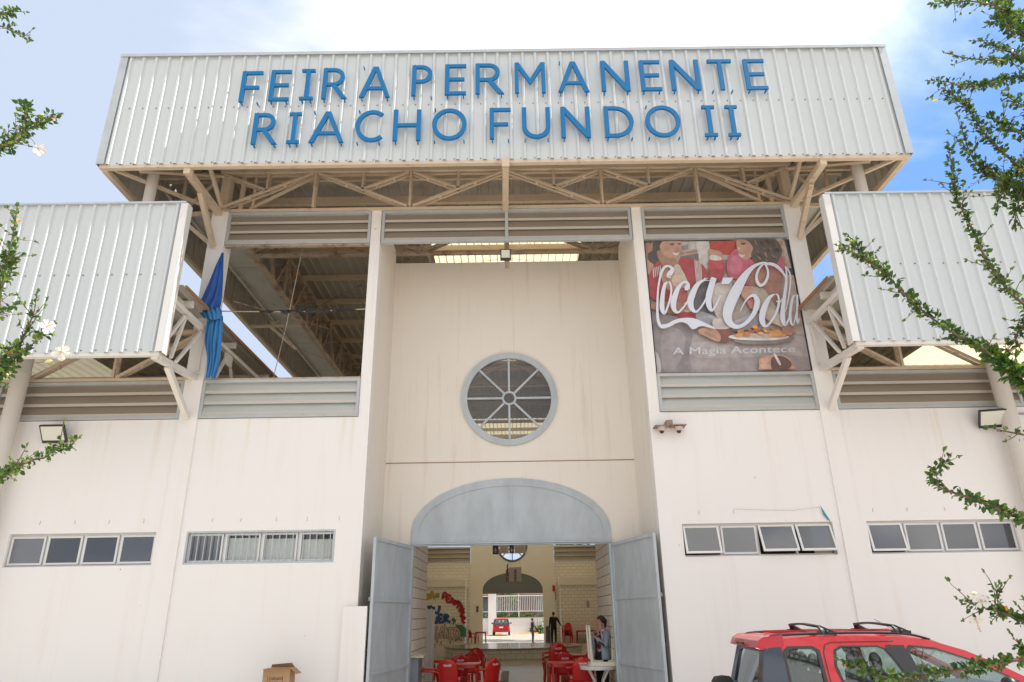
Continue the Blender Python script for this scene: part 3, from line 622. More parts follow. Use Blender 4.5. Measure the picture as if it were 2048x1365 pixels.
# ------------------------------------------------------------------ sign lettering
def glyph(c, w_, h, s):
    if c == 'F': return [[(0,0),(s,0),(s,h*.42),(w_*.88,h*.42),(w_*.88,h*.42+s*.85),(s,h*.42+s*.85),(s,h-s*.85),(w_,h-s*.85),(w_,h),(0,h)]]
    if c == 'E': return [[(0,0),(w_,0),(w_,s*.85),(s,s*.85),(s,h*.46),(w_*.92,h*.46),(w_*.92,h*.46+s*.85),(s,h*.46+s*.85),(s,h-s*.85),(w_,h-s*.85),(w_,h),(0,h)]]
    if c == 'I': a = w_/2-s*.5; b = w_/2+s*.5; q = s*.75; return [[(0,0),(w_,0),(w_,q),(b,q),(b,h-q),(w_,h-q),(w_,h),(0,h),(0,h-q),(a,h-q),(a,q),(0,q)]]
    if c == 'T': a = w_/2-s*.5; b = w_/2+s*.5; return [[(a,0),(b,0),(b,h-s*.85),(w_,h-s*.85),(w_,h),(0,h),(0,h-s*.85),(a,h-s*.85)]]
    if c == 'H': return [[(0,0),(s,0),(s,h*.45),(w_-s,h*.45),(w_-s,0),(w_,0),(w_,h),(w_-s,h),(w_-s,h*.45+s*.85),(s,h*.45+s*.85),(s,h),(0,h)]]
    if c == 'N': q = s*1.25; return [[(0,0),(s,0),(s,h-q*1.55),(w_-s*1.05,0),(w_,0),(w_,h),(w_-s,h),(w_-s,q*1.55),(s*1.05,h),(0,h)]]
    if c == 'M': m_ = w_/2; return [[(0,0),(s*.9,0),(s*.9,h*.78),(m_-s*.1,h*.28),(m_+s*.1,h*.28),(w_-s*.9,h*.78),(w_-s*.9,0),(w_,0),(w_,h),(w_-s*1.0,h),(m_,h*.46),(s*1.0,h),(0,h)]]
    if c == 'A':
        m_ = w_/2; t_ = s*.6; L_ = lambda z: (m_-t_)*z/h; z0, z1 = h*.25, h*.25+s*.8; g = s*1.08
        return [[(0,0),(g,0),(L_(z0)+g,z0),(w_-L_(z0)-g,z0),(w_-g,0),(w_,0),(m_+t_,h),(m_-t_,h)], [(L_(z1)+g,z1),(w_-L_(z1)-g,z1),(m_,h-s*1.35)]]
    if c in 'PR':
        hb = h*.42; r = (h-hb)/2; cx = w_*.92-r if c == 'P' else w_*.86-r; cx = max(cx, s*1.2)
        bowl = [(cx+a*1.0, b) for a, b in arc(0, hb+r, r, r, -90, 90, 12)]
        hole = [(s, hb+s*.85)] + [(cx+a, b) for a, b in arc(0, hb+r, r-s, r-s*.85, -90, 90, 10)] + [(s, h-s*.85)]
        if c == 'P': return [[(0,0),(s,0),(s,hb)]+bowl+[(0,h)], hole]
        return [[(0,0),(s,0),(s,hb),(cx-s*.4,hb),(w_-s*1.25,0),(w_,0),(cx+s*.75,hb+s*.12)]+bowl[2:]+[(0,h)], hole]
    if c == 'O': return [arc(w_/2, h/2, w_/2, h/2*1.02, 0, 360, 36)[:-1], arc(w_/2, h/2, w_/2-s, h/2*1.02-s*.9, 0, 360, 36)[:-1]]
    if c == 'D': return [[(0,0)]+arc(w_-h*.5, h/2, h*.5, h*.5, -90, 90, 20)+[(0,h)], [(s,s*.85)]+arc(w_-h*.5, h/2, h*.5-s, h*.5-s*.85, -90, 90, 18)+[(s,h-s*.85)]]
    if c == 'C':
        o = arc(w_*.62, h/2, w_*.62, h/2*1.02, 50, 310, 24); i = arc(w_*.62, h/2, w_*.62-s, h/2*1.02-s*.9, 310, 50, 22); return [o+i]
    if c == 'U': r = w_/2; return [[(0,h)]+arc(r, r, r, r*1.02, 180, 360, 18)+[(w_,h),(w_-s,h)]+arc(r, r, r-s, r-s*.9, 360, 180, 16)+[(s,h)]]
rows = [([('F', -5.08, -4.68), ('E', -4.52, -4.13), ('I', -3.93, -3.67), ('R', -3.51, -3.02), ('A', -2.79, -2.2), ('P', -1.79, -1.36), ('E', -1.15, -0.74), ('R', -0.56, -0.01), ('M', 0.2, 0.79), ('A', 1.03, 1.63), ('N', 1.87, 2.42), ('E', 2.63, 3.03), ('N', 3.22, 3.78), ('T', 3.96, 4.43), ('E', 4.66, 5.07)], .73, lambda x: 11.155+.014*x-.0022*x*x, 'raised blue letters reading FEIRA PERMANENTE on the white fascia'),
        ([('R', -4.73, -4.25), ('I', -4.07, -3.84), ('A', -3.66, -3.01), ('C', -2.81, -2.3), ('H', -2.1, -1.58), ('O', -1.37, -0.72), ('F', -0.29, 0.11), ('U', 0.32, 0.85), ('N', 1.05, 1.6), ('D', 1.87, 2.42), ('O', 2.64, 3.3), ('I', 3.73, 3.97), ('I', 4.17, 4.4)], .70, lambda x: 10.105+.004*x-.0015*x*x, 'raised blue letters reading RIACHO FUNDO II, lower line on the fascia')]
for lst, h, zf, lab in rows:
    sg = thing('sign_lettering', lab, 'sign', (0, -1.72, zf(0)))
    for c, x0, x1 in lst:
        mb = MB(); zb = zf((x0+x1)/2)
        mb.prism(glyph(c, x1-x0, h, .083), lambda a, b, t_: (x0+a, -1.765+t_, zb+b), 0, .045)
        for q in ((.04, -.03), (.04, h+.0)): mb.box(x0+q[0], x0+q[0]+.02, -1.745, -1.66, zb+q[1], zb+q[1]+.03)
        mb.box(x1-.06, x1-.04, -1.745, -1.66, zb-.03, zb)
        obj('letter', mb, bluep, sg)

# ------------------------------------------------------------------ advertising banner
BX0, BX1, BZ0, BZ1, BY = 2.80, 5.72, 6.065, 8.885, .05
ban = thing('advertising_banner', 'large faded poster of people sharing a meal, with white Coca-Cola script, filling the right opening', 'banner', ((BX0+BX1)/2, BY, BZ0))
def bp(x, y):
    p = at(1248+x/4.096, 440+y/4.096, BY); return min(max(p.x, BX0), BX1), min(max(p.z, BZ0), BZ1)
cols = []; pic = MB(); nlay = [0]
def pcol(c):
    for i, q in enumerate(cols):
        if q == c: return i
    cols.append(c); return len(cols)-1
def poly(pts, c, sm=True):
    nlay[0] += 1; k = nlay[0]
    if sm:
        q = pts+[pts[0]]; n = len(pts); out = []
        for i in range(n):
            p0, p1, p2, p3 = pts[i-1], pts[i], pts[(i+1) % n], pts[(i+2) % n]
            for j in range(4):
                t_ = j/4; out.append(tuple(.5*((2*b)+(-a+cc)*t_*1.0+(2*a-5*b+4*cc-d)*t_*t_+(-a+3*b-3*cc+d)*t_**3) for a, b, cc, d in zip(p0, p1, p2, p3)))
        pts = out
    pic.prism([[bp(*p) for p in pts]], lambda a, b, t_: (a, BY-.0009*k+t_, b), 0, 0.0, pcol(c), back=False)
pic.box(BX0, BX1, BY+.002, BY+.012, BZ0, BZ1, pcol((.42, .34, .30)))
skn, skd = (.56, .32, .21), (.42, .22, .14)
poly([(140,140),(720,140),(720,560),(140,560)], (.58, .50, .42), False)
poly([(585,140),(700,140),(720,400),(620,400)], (.72, .68, .63), False)
poly([(460,205),(585,188),(590,245),(462,262)], (.50, .46, .42), False); poly([(475,215),(525,205),(528,245),(478,252)], (.28, .27, .26), False); poly([(540,203),(575,197),(578,238),(543,243)], (.62, .60, .56), False)
poly([(460,268),(600,245),(600,268),(460,292)], (.42, .26, .14), False); poly([(460,300),(608,275),(612,335),(470,350)], (.20, .16, .14), False)
poly([(700,140),(930,140),(930,330),(700,330)], (.60, .54, .48), False)
poly([(690,140),(760,140),(740,185),(700,200)], (.10, .08, .07), False)
poly([(700,205),(720,180),(800,168),(880,170),(930,190),(935,260),(860,288),(780,285),(715,268)], (.55, .06, .035))
poly([(1180,140),(1330,140),(1410,470),(1290,470)], (.62, .50, .40), False)
for k in range(4): poly([(1245+k*12,180+k*62),(1290+k*12,176+k*62),(1298+k*12,215+k*62),(1252+k*12,220+k*62)], (.50, .36, .27))
poly([(1306,140),(1352,140),(1412,455),(1310,465),(1305,405),(1370,398)], (.05, .045, .045), False)
poly([(1240,450),(1410,455),(1500,900),(1520,1010),(1240,1010)], (.58, .47, .40), False)
poly([(830,440),(1300,440),(1300,900),(700,900),(700,520)], (.50, .42, .36), False)
poly([(180,760),(560,820),(1540,940),(1580,1280),(230,1290)], (.40, .345, .33), False)
poly([(540,1030),(700,1000),(1000,1040),(1300,960),(1420,950),(1520,1000),(1560,1120),(1300,1110),(1000,1130),(600,1130)], (.50, .445, .43))
poly([(205,760),(400,800),(520,880),(560,960),(530,1100),(540,1260),(300,1280),(250,1050),(215,900)], (.27, .235, .235))
poly([(225,1080),(275,1100),(300,1200),(290,1270),(240,1270)], (.55, .50, .48))
poly([(330,900),(420,890),(500,960),(480,1100),(400,1240),(330,1240),(300,1050)], (.36, .315, .31))
# partly seen person at the far left
poly([(140,155),(232,155),(238,205),(222,265),(195,318),(160,300),(140,240)], skd); poly([(140,155),(235,155),(225,200),(180,195),(140,230)], (.12, .08, .06))
poly([(165,335),(225,345),(240,400),(200,450),(170,470)], skn); poly([(175,470),(230,455),(240,520),(190,520)], (.14, .10, .09))
# woman on the left of the poster
poly([(240,165),(300,150),(460,150),(455,190),(370,195),(300,235),(292,330),(255,365),(205,345),(195,285),(235,250)], (.075, .05, .04))
poly([(270,260),(350,270),(420,330),(450,400),(420,450),(350,430),(290,340)], skd)
poly([(300,200),(340,168),(420,160),(462,175),(472,225),(462,285),(430,320),(380,322),(320,290),(292,240)], skn)
poly([(372,205),(400,198),(412,208),(385,214)], (.10, .06, .05)); poly([(436,200),(458,196),(462,206),(442,210)], (.10, .06, .05))
poly([(392,268),(425,275),(452,264),(440,292),(410,292)], (.80, .74, .70)); poly([(388,264),(425,270),(455,260),(425,278)], (.42, .10, .09)); poly([(425,222),(442,235),(436,250),(420,250)], (.46, .24, .16))
poly([(190,505),(215,440),(240,385),(285,345),(340,410),(430,440),(450,330),(500,318),(580,335),(650,385),(690,470),(690,560),(650,700),(700,860),(640,880),(560,850),(430,800),(300,700),(225,650),(195,590)], (.42, .03, .035))
poly([(400,405),(440,370),(480,430),(530,540),(570,680),(540,760),(470,740),(440,620),(420,520)], (.66, .55, .42))
poly([(640,500),(700,500),(850,540),(800,640),(740,790),(690,850),(600,820),(560,700),(600,600)], (.13, .12, .13))
for k in range(5):
    poly([(232+k*14,400-k*4),(240+k*14,398-k*4),(246+k*15,480-k*8),(238+k*15,482-k*8)], (.74, .62, .60), False)
    poly([(572+k*12,332+k*6),(579+k*12,335+k*6),(596+k*10,520-k*2),(588+k*10,522-k*2)], (.74, .62, .60), False)
poly([(300,440),(345,412),(392,445),(470,490),(470,560),(420,600),(340,570),(310,510)], skn); poly([(395,470),(450,460),(470,520),(430,560),(395,530)], (.72, .56, .42))
poly([(400,590),(500,570),(510,660),(450,700),(400,690)], (.50, .12, .09)); poly([(195,700),(290,680),(470,690),(500,740),(420,780),(230,740)], skd)
# drink, hand, trousers in the middle
poly([(685,350),(745,335),(805,345),(818,420),(800,495),(755,505),(700,495),(690,420)], (.40, .03, .04)); poly([(690,340),(745,332),(810,345),(812,400),(750,412),(690,405)], (.55, .05, .06))
poly([(690,250),(730,255),(790,275),(808,312),(795,335),(750,320),(705,318)], skn); poly([(705,300),(780,310),(790,340),(705,338)], (.74, .70, .66))
poly([(720,560),(790,520),(870,520),(880,650),(830,800),(760,810),(720,700)], (.68, .62, .55))
poly([(590,760),(700,780),(850,840),(1050,760),(1110,800),(1080,880),(900,920),(700,880),(600,850)], (.36, .36, .385)); poly([(700,790),(850,850),(1040,775),(1050,800),(860,880),(700,815)], (.48, .48, .50))
# woman on the right of the poster
poly([(835,400),(850,320),(890,262),(950,250),(1020,330),(1180,340),(1270,290),(1305,370),(1290,480),(1200,560),(1040,560),(930,500),(860,480)], (.58, .10, .17)); poly([(870,330),(930,300),(960,380),(930,460),(870,440)], (.66, .17, .24))
poly([(1000,480),(1160,420),(1260,420),(1280,560),(1250,700),(1180,720),(1150,600),(1060,560)], (.40, .19, .13)); poly([(1040,400),(1150,400),(1160,470),(1060,520)], skd)
poly([(920,165),(960,150),(1020,160),(1050,240),(1040,310),(990,340),(945,315),(915,235)], skn); poly([(930,290),(968,300),(990,290),(970,318),(945,312)], (.80, .74, .70)); poly([(950,205),(985,200),(990,212),(955,216)], (.12, .07, .05)); poly([(926,235),(945,240),(940,262),(925,258)], (.70, .45, .33))
poly([(1000,150),(1100,145),(1200,150),(1250,190),(1285,255),(1270,320),(1225,385),(1160,350),(1110,375),(1050,350),(1035,290),(1050,240),(1010,190),(960,165)], (.11, .075, .05))
for k in range(26):
    a = random.uniform(1040, 1245); b = random.uniform(165, 345); poly([(a,b),(a+random.uniform(8,22),b+random.uniform(4,14)),(a+random.uniform(14,30),b+random.uniform(20,44)),(a+5,b+18)], random.choice([(.20,.13,.08),(.05,.035,.03),(.28,.19,.12)]))
poly([(900,560),(1010,560),(1130,580),(1200,680),(1280,800),(1350,900),(1200,860),(1100,770),(980,660)], (.50, .42, .33)); poly([(1150,720),(1230,760),(1340,880),(1300,905),(1180,820)], (.60, .52, .42))
poly([(960,640),(1010,610),(1075,650),(1068,740),(1030,745),(1000,700)], (.55, .20, .16)); poly([(950,560),(1040,575),(1030,640),(960,650)], skn)
poly([(1290,880),(1380,890),(1360,960),(1290,940)], skd)
# table, glass, plate, food
poly([(735,905),(800,890),(862,900),(868,960),(840,1012),(765,1005)], (.24, .07, .04)); poly([(725,830),(860,830),(862,900),(735,905)], (.66, .60, .56))
poly([(600,915),(660,895),(730,905),(780,965),(772,1012),(720,1000),(650,965),(612,950)], skn)
for k in range(3): poly([(650+k*30,930+k*6),(700+k*26,965+k*8),(712+k*22,985+k*5),(660+k*30,950+k*8)], skd)
poly([(880,1000),(1080,1010),(1330,975),(1380,990),(1250,1028),(1000,1035)], (.25, .21, .20))
poly(arc(1090, 975, 248, 30, 0, 360, 20)[:-1], (.78, .76, .73), False); poly(arc(1090, 966, 215, 20, 0, 360, 20)[:-1], (.60, .50, .42), False)
for k in range(34):
    a = random.uniform(880, 1300); b = 972-(1-((a-1090)/235)**2)*random.uniform(4, 78); r = random.uniform(14, 26)
    poly([(a-r,b),(a-r*.3,b-r*.8),(a+r,b-r*.4),(a+r*.8,b+r*.4),(a,b+r*.5)], random.choice([(.78,.36,.07),(.85,.50,.14),(.60,.20,.05),(.70,.30,.08),(.55,.12,.05)]))
poly([(1095,1150),(1180,1130),(1290,1130),(1350,1170),(1385,1225),(1340,1262),(1110,1262),(1090,1210)], (.58, .30, .20)); poly([(1190,1150),(1270,1135),(1335,1170),(1350,1215),(1290,1262),(1200,1255)], (.12, .045, .035)); poly([(1205,1120),(1222,1118),(1265,1200),(1250,1205)], (.70, .66, .62))
poly([(1100,1160),(1150,1150),(1165,1185),(1110,1192)], (.68, .40, .29)); poly([(1095,1205),(1150,1195),(1180,1225),(1120,1240)], (.68, .40, .29))
pmats = []
for i, c in enumerate(cols): c2 = tuple(min(1, x*.84+.05) for x in c); pmats.append(mat('poster_ink_%d' % i, c2, .45, noise=.75, nscale=6.5, dark=(.55, .52, .52), stretch=(1, 1, 1)))
obj('poster_picture', pic, pmats, ban)
LY = BY-.0009*(nlay[0]+3)
logo = MB(); nl = [0]
def rib(pts, n=6):
    p = smooth(pts, n); l, r = ribbon(p); nl[0] += 1; y = LY-.0007*nl[0]; k = len(p)
    vs = [(*bp(*q),) for q in l]+[(*bp(*q),) for q in r]
    logo.add([(a, y, b) for a, b in vs], [(i, i+1, k+i+1, k+i) for i in range(k-1)])
rib([(372,500,6),(352,485,30),(368,462,40),(384,430,26),(360,406,16),(325,412,20),(298,450,22),(280,520,16),(268,600,15),(263,700,17),(263,790,20),(272,860,24),(300,898,26),(345,892,24)])
nl[0] += 1
sw = smooth([(300,880),(345,872),(410,840),(480,826),(550,828),(610,848),(660,872),(720,900)], 5)+smooth([(735,918),(680,905),(640,895),(600,898),(570,915),(540,915),(510,880),(470,862),(420,868),(360,900),(315,912)], 5)
logo.prism([[bp(*q) for q in sw]], lambda a, b, t_: (a, LY-.0007*nl[0]+t_, b), 0, 0, back=False)
rib([(352,528,6),(322,560,26),(306,640,34),(300,710,38),(304,765,34),(322,790,16),(345,740,16),(366,670,16),(376,600,15),(366,545,13),(345,528,8)])
rib([(366,640,8),(385,650,10),(410,610,10)])
rib([(487,600,8),(500,585,40),(512,560,30),(498,535,18),(470,540,18),(432,585,32),(405,650,44),(392,710,46),(400,760,34),(430,782,16),(470,745,14),(510,690,12)])
rib([(640,505,8),(690,515,20),(640,520,16),(585,560,36),(545,640,50),(530,700,50),(545,755,36),(580,775,16),(630,720,14),(680,620,14),(705,530,12)])
rib([(722,500,44),(700,570,48),(680,650,50),(680,720,44),(705,765,24),(740,720,14),(775,645,8)])
nl[0] += 1
logo.prism([[bp(*q) for q in ((795,500),(878,500),(862,528),(838,552),(780,552))]], lambda a, b, t_: (a, LY-.0007*nl[0]+t_, b), 0, 0, back=False)
rib([(1175,392,10),(1130,380,18),(1070,395,22),(1010,440,40),(950,520,66),(895,620,84),(850,720,84),(830,800,74),(845,860,56),(885,895,38),(935,895,30),(990,860,30),(1040,800,34),(1068,730,44),(1070,680,42),(1045,645,28),(1005,660,16),(965,710,10),(932,780,5)])
rib([(1128,384,10),(1090,425,16),(1068,480,20),(1072,530,24),(1098,562,26),(1132,545,22),(1155,500,20),(1160,450,16),(1145,405,14),(1125,384,10)])
rib([(1140,392,14),(1180,388,24),(1225,405,26),(1265,440,22),(1300,490,14),(1318,545,6)])
rib([(1220,632,8),(1175,660,28),(1135,730,46),(1112,810,50),(1118,870,40),(1145,895,18),(1190,850,18),(1228,780,20),(1248,700,18),(1240,645,14),(1212,632,8)])
rib([(1225,690,8),(1255,700,10),(1285,660,8)])
rib([(1300,405,8),(1310,470,16),(1305,560,20),(1292,660,26),(1280,760,36),(1280,840,38),(1298,885,22),(1325,840,12),(1345,760,8)])
rib([(1298,408,8),(1330,450,12),(1342,510,12),(1335,600,10),(1318,700,8),(1300,780,6)])
rib([(1388,640,6),(1362,660,16),(1345,740,20),(1338,810,22),(1345,865,18),(1362,885,8),(1382,820,10),(1395,720,10),(1392,650,8)])
rib([(1398,640,14),(1396,740,16),(1392,820,18),(1400,872,12),(1415,830,8)])
obj('script_lettering', logo, mat('poster_white', (.64, .67, .74), .45, noise=.3, nscale=4, dark=(.85, .84, .84)), ban)
vs, fs = text_mesh('A Magia Acontece', 1.0, 0); xm = max(v.x for v in vs); sl = MB()
sl.add([(lambda q: (q[0], LY-.002, q[1]))(bp(388+v.x/xm*990, 1124-v.x/xm*20-v.y*82)) for v in vs], fs)
obj('slogan', sl, mat('poster_pale', (.55, .56, .60), .45, noise=.4, nscale=5, dark=(.8, .8, .8)), ban)
obj('edge', MB().box(BX0-.012, BX0-.001, BY-.06, BY+.01, BZ0, BZ1), carblk, ban); obj('edge', MB().box(BX1+.001, BX1+.012, BY-.06, BY+.01, BZ0, BZ1), carblk, ban)

# ------------------------------------------------------------------ tarp, rope and small fittings on the front
def drape(lft, rgt, y0, amp, nf, ph, mi=0, off=0):
    A = smooth(lft, 6); B = smooth(rgt, 6); n = min(len(A), len(B)); m_ = 22; vs = []; fs = []
    for i in range(n):
        pa = at(*A[i], y0); pb = at(*B[i], y0)
        for j in range(m_+1):
            s_ = j/m_; p = pa.lerp(pb, s_); wdt = (pb-pa).length
            p.y = y0 - amp*min(1, wdt*3+.15)*(math.sin(s_*math.pi*nf+ph+i*.13)*.5+.25*math.sin(s_*17+i*.31)) - .05*math.sin(s_*math.pi)
            p.z += .012*math.sin(s_*9+i*.5); vs.append(p)
    for i in range(n-1):
        for j in range(m_): fs.append((i*(m_+1)+j, i*(m_+1)+j+1, (i+1)*(m_+1)+j+1, (i+1)*(m_+1)+j))
    return MB().add(vs, fs, mi, True)
tp = thing('tarpaulin', 'crumpled blue tarpaulin tied in the middle, hanging beside the left opening', 'tarpaulin', (-5.6, -.1, 6.0))
o = obj('upper_cloth', drape([(445,508),(434,530),(421,560),(408,590),(398,610),(396,622),(408,634)], [(447,508),(446,530),(445,560),(443,590),(442,606),(442,616),(442,626)], -.34, .07, 5, 0), tarpm, tp)
m1 = o.modifiers.new('s', 'SOLIDIFY'); m1.thickness = .006
o = obj('knot', drape([(408,628),(412,636),(420,644)], [(440,618),(443,628),(440,640)], -.38, .06, 7, 1), tarpl, tp); o.modifiers.new('s', 'SOLIDIFY').thickness = .01
o = obj('lower_cloth', drape([(420,634),(413,660),(411,690),(414,720),(413,740),(410,757)], [(444,632),(444,660),(442,690),(440,715),(436,738),(432,757)], -.30, .08, 9, .6), tarpl, tp); o.modifiers.new('s', 'SOLIDIFY').thickness = .006
rp = thing('rope', 'sagging dark rope across the left opening with shreds of black plastic', 'rope', (-5.6, .0, 7.45))
pts = [(-5.66+k*.29, .02, 7.47-.035*math.sin(math.pi*k/10)) for k in range(11)]
obj('cord', MB().tube(pts, .011, 6), steeld, rp)
mb = MB()
for k in range(34):
    x = random.uniform(-4.9, -3.1); z = 7.445; a = random.uniform(.08, .22); h = random.uniform(.015, .06)
    mb.add([(x, .0-random.uniform(0, .03), z+random.uniform(0, .03)), (x+a, .01, z+random.uniform(-.0, .03)), (x+a*.8, -.01, z-h), (x+a*.2, .02, z-h*random.uniform(.4, 1))], [(0,1,2,3)])
obj('plastic_shreds', mb, black, rp)
def flood(x, y, z, w_, h, yaw, label, tilt=35):
    t_ = thing('floodlight', label, 'floodlight', (x, y, z))
    M_ = Matrix.Translation((x, y, z)) @ Matrix.Rotation(R(yaw), 4, 'Z') @ Matrix.Rotation(R(tilt), 4, 'X')
    def bx(mb, *a):
        k = len(mb.v); mb.box(*a); mb.v[k:] = [tuple(M_ @ Vector(v)) for v in mb.v[k:]]; return mb
    b = MB(); bx(b, -w_/2, w_/2, -.015, .03, -h/2, h/2); bx(b, -w_*.3, w_*.3, .031, .06, -h*.3, h*.3); obj('housing', b, black, t_)
    obj('lens', bx(MB(), -w_/2+.025, w_/2-.025, -.021, -.016, -h/2+.055, h/2-.022), mat('lamp_lens', (.62, .62, .52), .3), t_)
    obj('bracket', MB().bar((x, y+.03, z), (x, y+.16, z+.02), .04, .02).bar((x-w_*.35, y+.02, z), (x-w_*.35, y+.15, z), .02, .02), carblk, t_)
flood(-8.20, -.20, 5.0, .44, .34, 0, 'black floodlight on the left wall beside the drainpipe')
flood(8.72, -.22, 5.02, .44, .34, -14, 'black floodlight on the right wall in front of the drainpipe')
fl = flood(-.03, .22, 8.73, .22, .24, 0, 'small black floodlight hanging over the recess below the middle louvre', 12)
obj('hanging_post', MB().box(-.05, .05, .42, .50, 8.55, 9.4).tube([(0, .3, 8.70), (-.55, 1.0, 9.0)], .005, 4).tube([(0, .3, 8.70), (.5, 1.0, 9.0)], .005, 4).tube([(-.08, .25, 8.8), (-.6, .1, 8.92)], .005, 4).tube([(.08, .25, 8.8), (.5, .1, 8.93)], .005, 4), steeld, hall)
cb = thing('dome_cameras', 'pair of dirty dome cameras under a small bracket on the right pier', 'security camera', (2.9, -.1, 4.95))
obj('bracket', MB().box(2.62, 2.86, -.24, -.002, 4.975, 4.99).box(2.93, 3.19, -.24, -.002, 4.985, 5.0).box(2.84, 2.95, -.20, -.002, 5.0, 5.09), mat('dusty_steel', (.28, .2, .15), .7), cb)
for cx_ in (2.75, 3.06):
    k = obj('camera_body', MB().tube([(cx_, -.14, 4.975), (cx_, -.14, 4.93), (cx_, -.14, 4.90)], [.075, .075, .055], 14), mat('dusty_white', (.55, .45, .38), .6), cb)
    obj('lens_dome', MB().sphere((cx_, -.14, 4.895), .042, 10, 7), black, k)
pn = thing('pennant', 'small torn teal pennant on a thread above the right window', 'pennant', (5.5, -.03, 3.5))
obj('thread', MB().tube([(3.9, -.01, 3.52), (4.5, -.012, 3.49), (4.95, -.012, 3.48), (5.44, -.02, 3.53)], .002, 4), MATS['dusty_steel'], pn)
obj('cloth', MB().add([(5.43, -.02, 3.56), (5.45, -.035, 3.40), (5.52, -.02, 3.30), (5.56, -.03, 3.28), (5.50, -.03, 3.40)], [(0,1,2,3,4)]), mat('teal_cloth', (.02, .25, .32), .7), pn)
obj('conduit', MB().tube([(-9.14, -.03, 5.13), (-12.0, -.03, 5.13)], .016, 6).tube([(9.16, -.03, 5.15), (12.0, -.03, 5.15)], .016, 6), mat('conduit_grey', (.3, .3, .3), .6), hall)
for x in (-8.2, -7.6, -7.0, -6.4, -5.85, -5.2, -4.7, -4.1, -3.55, -3.0, 6.35, 6.95, 7.6, 8.25, 8.85, 3.3, 3.9): obj('wall_hook', MB().bar((x, -.006, 3.50), (x+random.uniform(-.02, .02), -.004, 3.43), .008, .006), mat('hook_rust', (.55, .48, .40), .8), hall)
# cardboard boxes
for k, (z0, z1, nm, lb) in enumerate(((0, .62, 'cardboard_box', 'brown cardboard box standing on the forecourt by the left wall, carrying another'), (.622, 1.13, 'cardboard_box', 'brown cardboard box marked CUIDADO FRAGIL, topmost of two by the left wall'))):
    bx_ = thing(nm, lb, 'box', (-3.63, -.5, z0)); a, b = (-3.83, -3.42) if k else (-3.9, -3.38)
    obj('carton', MB().box(a, b, -.66, -.36, z0, z1), card, bx_)
    if k:
        obj('flap', MB().add([(a, -.66, z1+.001), (b, -.66, z1+.001), (b+.02, -.79, z1+.03), (a, -.79, z1+.0)], [(0,1,2,3)]).add([(b, -.66, z1+.002), (b, -.36, z1+.002), (b+.1, -.36, z1-.08), (b+.1, -.64, z1-.08)], [(0,1,2,3)]).add([(a+.02, -.36, z1+.002), (b-.01, -.36, z1+.002), (b-.05, -.42, z1+.07), (a+.05, -.42, z1+.05)], [(0,1,2,3)]), card, bx_)
        tm = MB()
        for j, wd_ in enumerate(('CUIDADO', 'FRAGIL')):
            vs, fs = text_mesh(wd_, .055, .001); tm.add([(-3.735+v.x*.85, -.6625, z1-.155-j*.06+v.y) for v in vs], fs)
        tm.box(-3.755, -3.75, -.6625, -.661, z1-.24, z1-.09).box(-3.525, -3.52, -.6625, -.661, z1-.24, z1-.09)
        obj('print', tm, black, bx_)

# ------------------------------------------------------------------ graffiti on the left stall
gm = [mat('paint_black', (.03, .025, .025), .7), mat('paint_yellow', (.48, .38, .05), .7), mat('paint_red', (.50, .02, .03), .7), mat('paint_blue', (.03, .09, .26), .7), mat('paint_green', (.05, .20, .10), .7), mat('paint_pale', (.52, .42, .36), .7), mat('paint_maroon', (.12, .02, .03), .7)]
gr = MB(); gl = [0]
def gp(x, y): p = at(820+x/4.79, 1080+y/4.79, 34.49); return p.x, p.z
def gstroke(pts, wd_, fill, line=0, lw=7):
    for c, extra in ((line, lw), (fill, 0)):
        gl[0] += 1; p = smooth([(a, b, wd_*1.3+extra) for a, b in pts], 4); l, r = ribbon(p); k = len(p); y = 34.497-.0008*gl[0]
        gr.add([(gp(*q)[0], y, gp(*q)[1]) for q in l]+[(gp(*q)[0], y, gp(*q)[1]) for q in r], [(i, i+1, k+i+1, k+i) for i in range(k-1)], c)
for s_ in ([(158,575),(160,520),(175,570),(182,520)], [(192,570),(210,495),(235,570)], [(200,548),(228,546)], [(262,510),(262,560)], [(245,520),(280,552)], [(280,515),(246,555)]): gstroke(s_, 10, 1)
for s_ in ([(310,570),(325,510),(350,520),(340,545),(320,545)], [(345,590),(362,530),(395,545)], [(350,560),(378,568)], [(345,592),(378,600)], [(385,610),(400,560),(412,575),(405,590),(425,620)], [(425,630),(435,580),(445,610),(465,585),(462,640)], [(450,660),(478,600),(490,650)], [(470,690),(500,630),(490,690),(520,650)], [(480,705),(520,690),(485,735),(525,735)], [(488,760),(530,745),(500,780),(530,800)]): gstroke(s_, 13, 2)
for s_ in ([(165,645),(215,640)], [(190,645),(180,665)], [(225,640),(232,690),(270,695),(285,630)], [(225,735),(228,790),(258,790),(262,735)], [(275,790),(275,725),(315,722)], [(275,758),(308,756)], [(275,792),(318,790)], [(330,795),(332,722),(368,735),(338,760),(388,792)]): gstroke(s_, 15, 3)
for s_ in ([(400,770),(440,770)], [(420,745),(420,792)], [(405,750),(436,790)]): gstroke(s_, 7, 4)
gl[0] += 1; gr.prism([[gp(*q) for q in ((430,810),(500,815),(538,850),(538,930),(480,925),(465,870))]], lambda a, b, t_: (a, 34.497-.0008*gl[0]+t_, b), 0, 0, 4, back=False)
for s_ in ([(235,960),(228,860),(262,840),(240,890),(275,915),(240,960)], [(285,950),(310,830),(330,950)], [(292,905),(325,900)], [(335,950),(342,840),(370,950),(375,835)], [(425,850),(385,860),(385,940),(420,945)], [(440,850),(425,900),(455,945),(475,900),(450,850),(436,852)]): gstroke(s_, 13, 5, 6, 9)
for x, y in ((240,1010),(262,975),(300,985),(385,980),(440,960),(470,945),(490,955),(415,800),(335,812)): gstroke([(x,y-10),(x,y+14)], 5, 0, 0, 3)
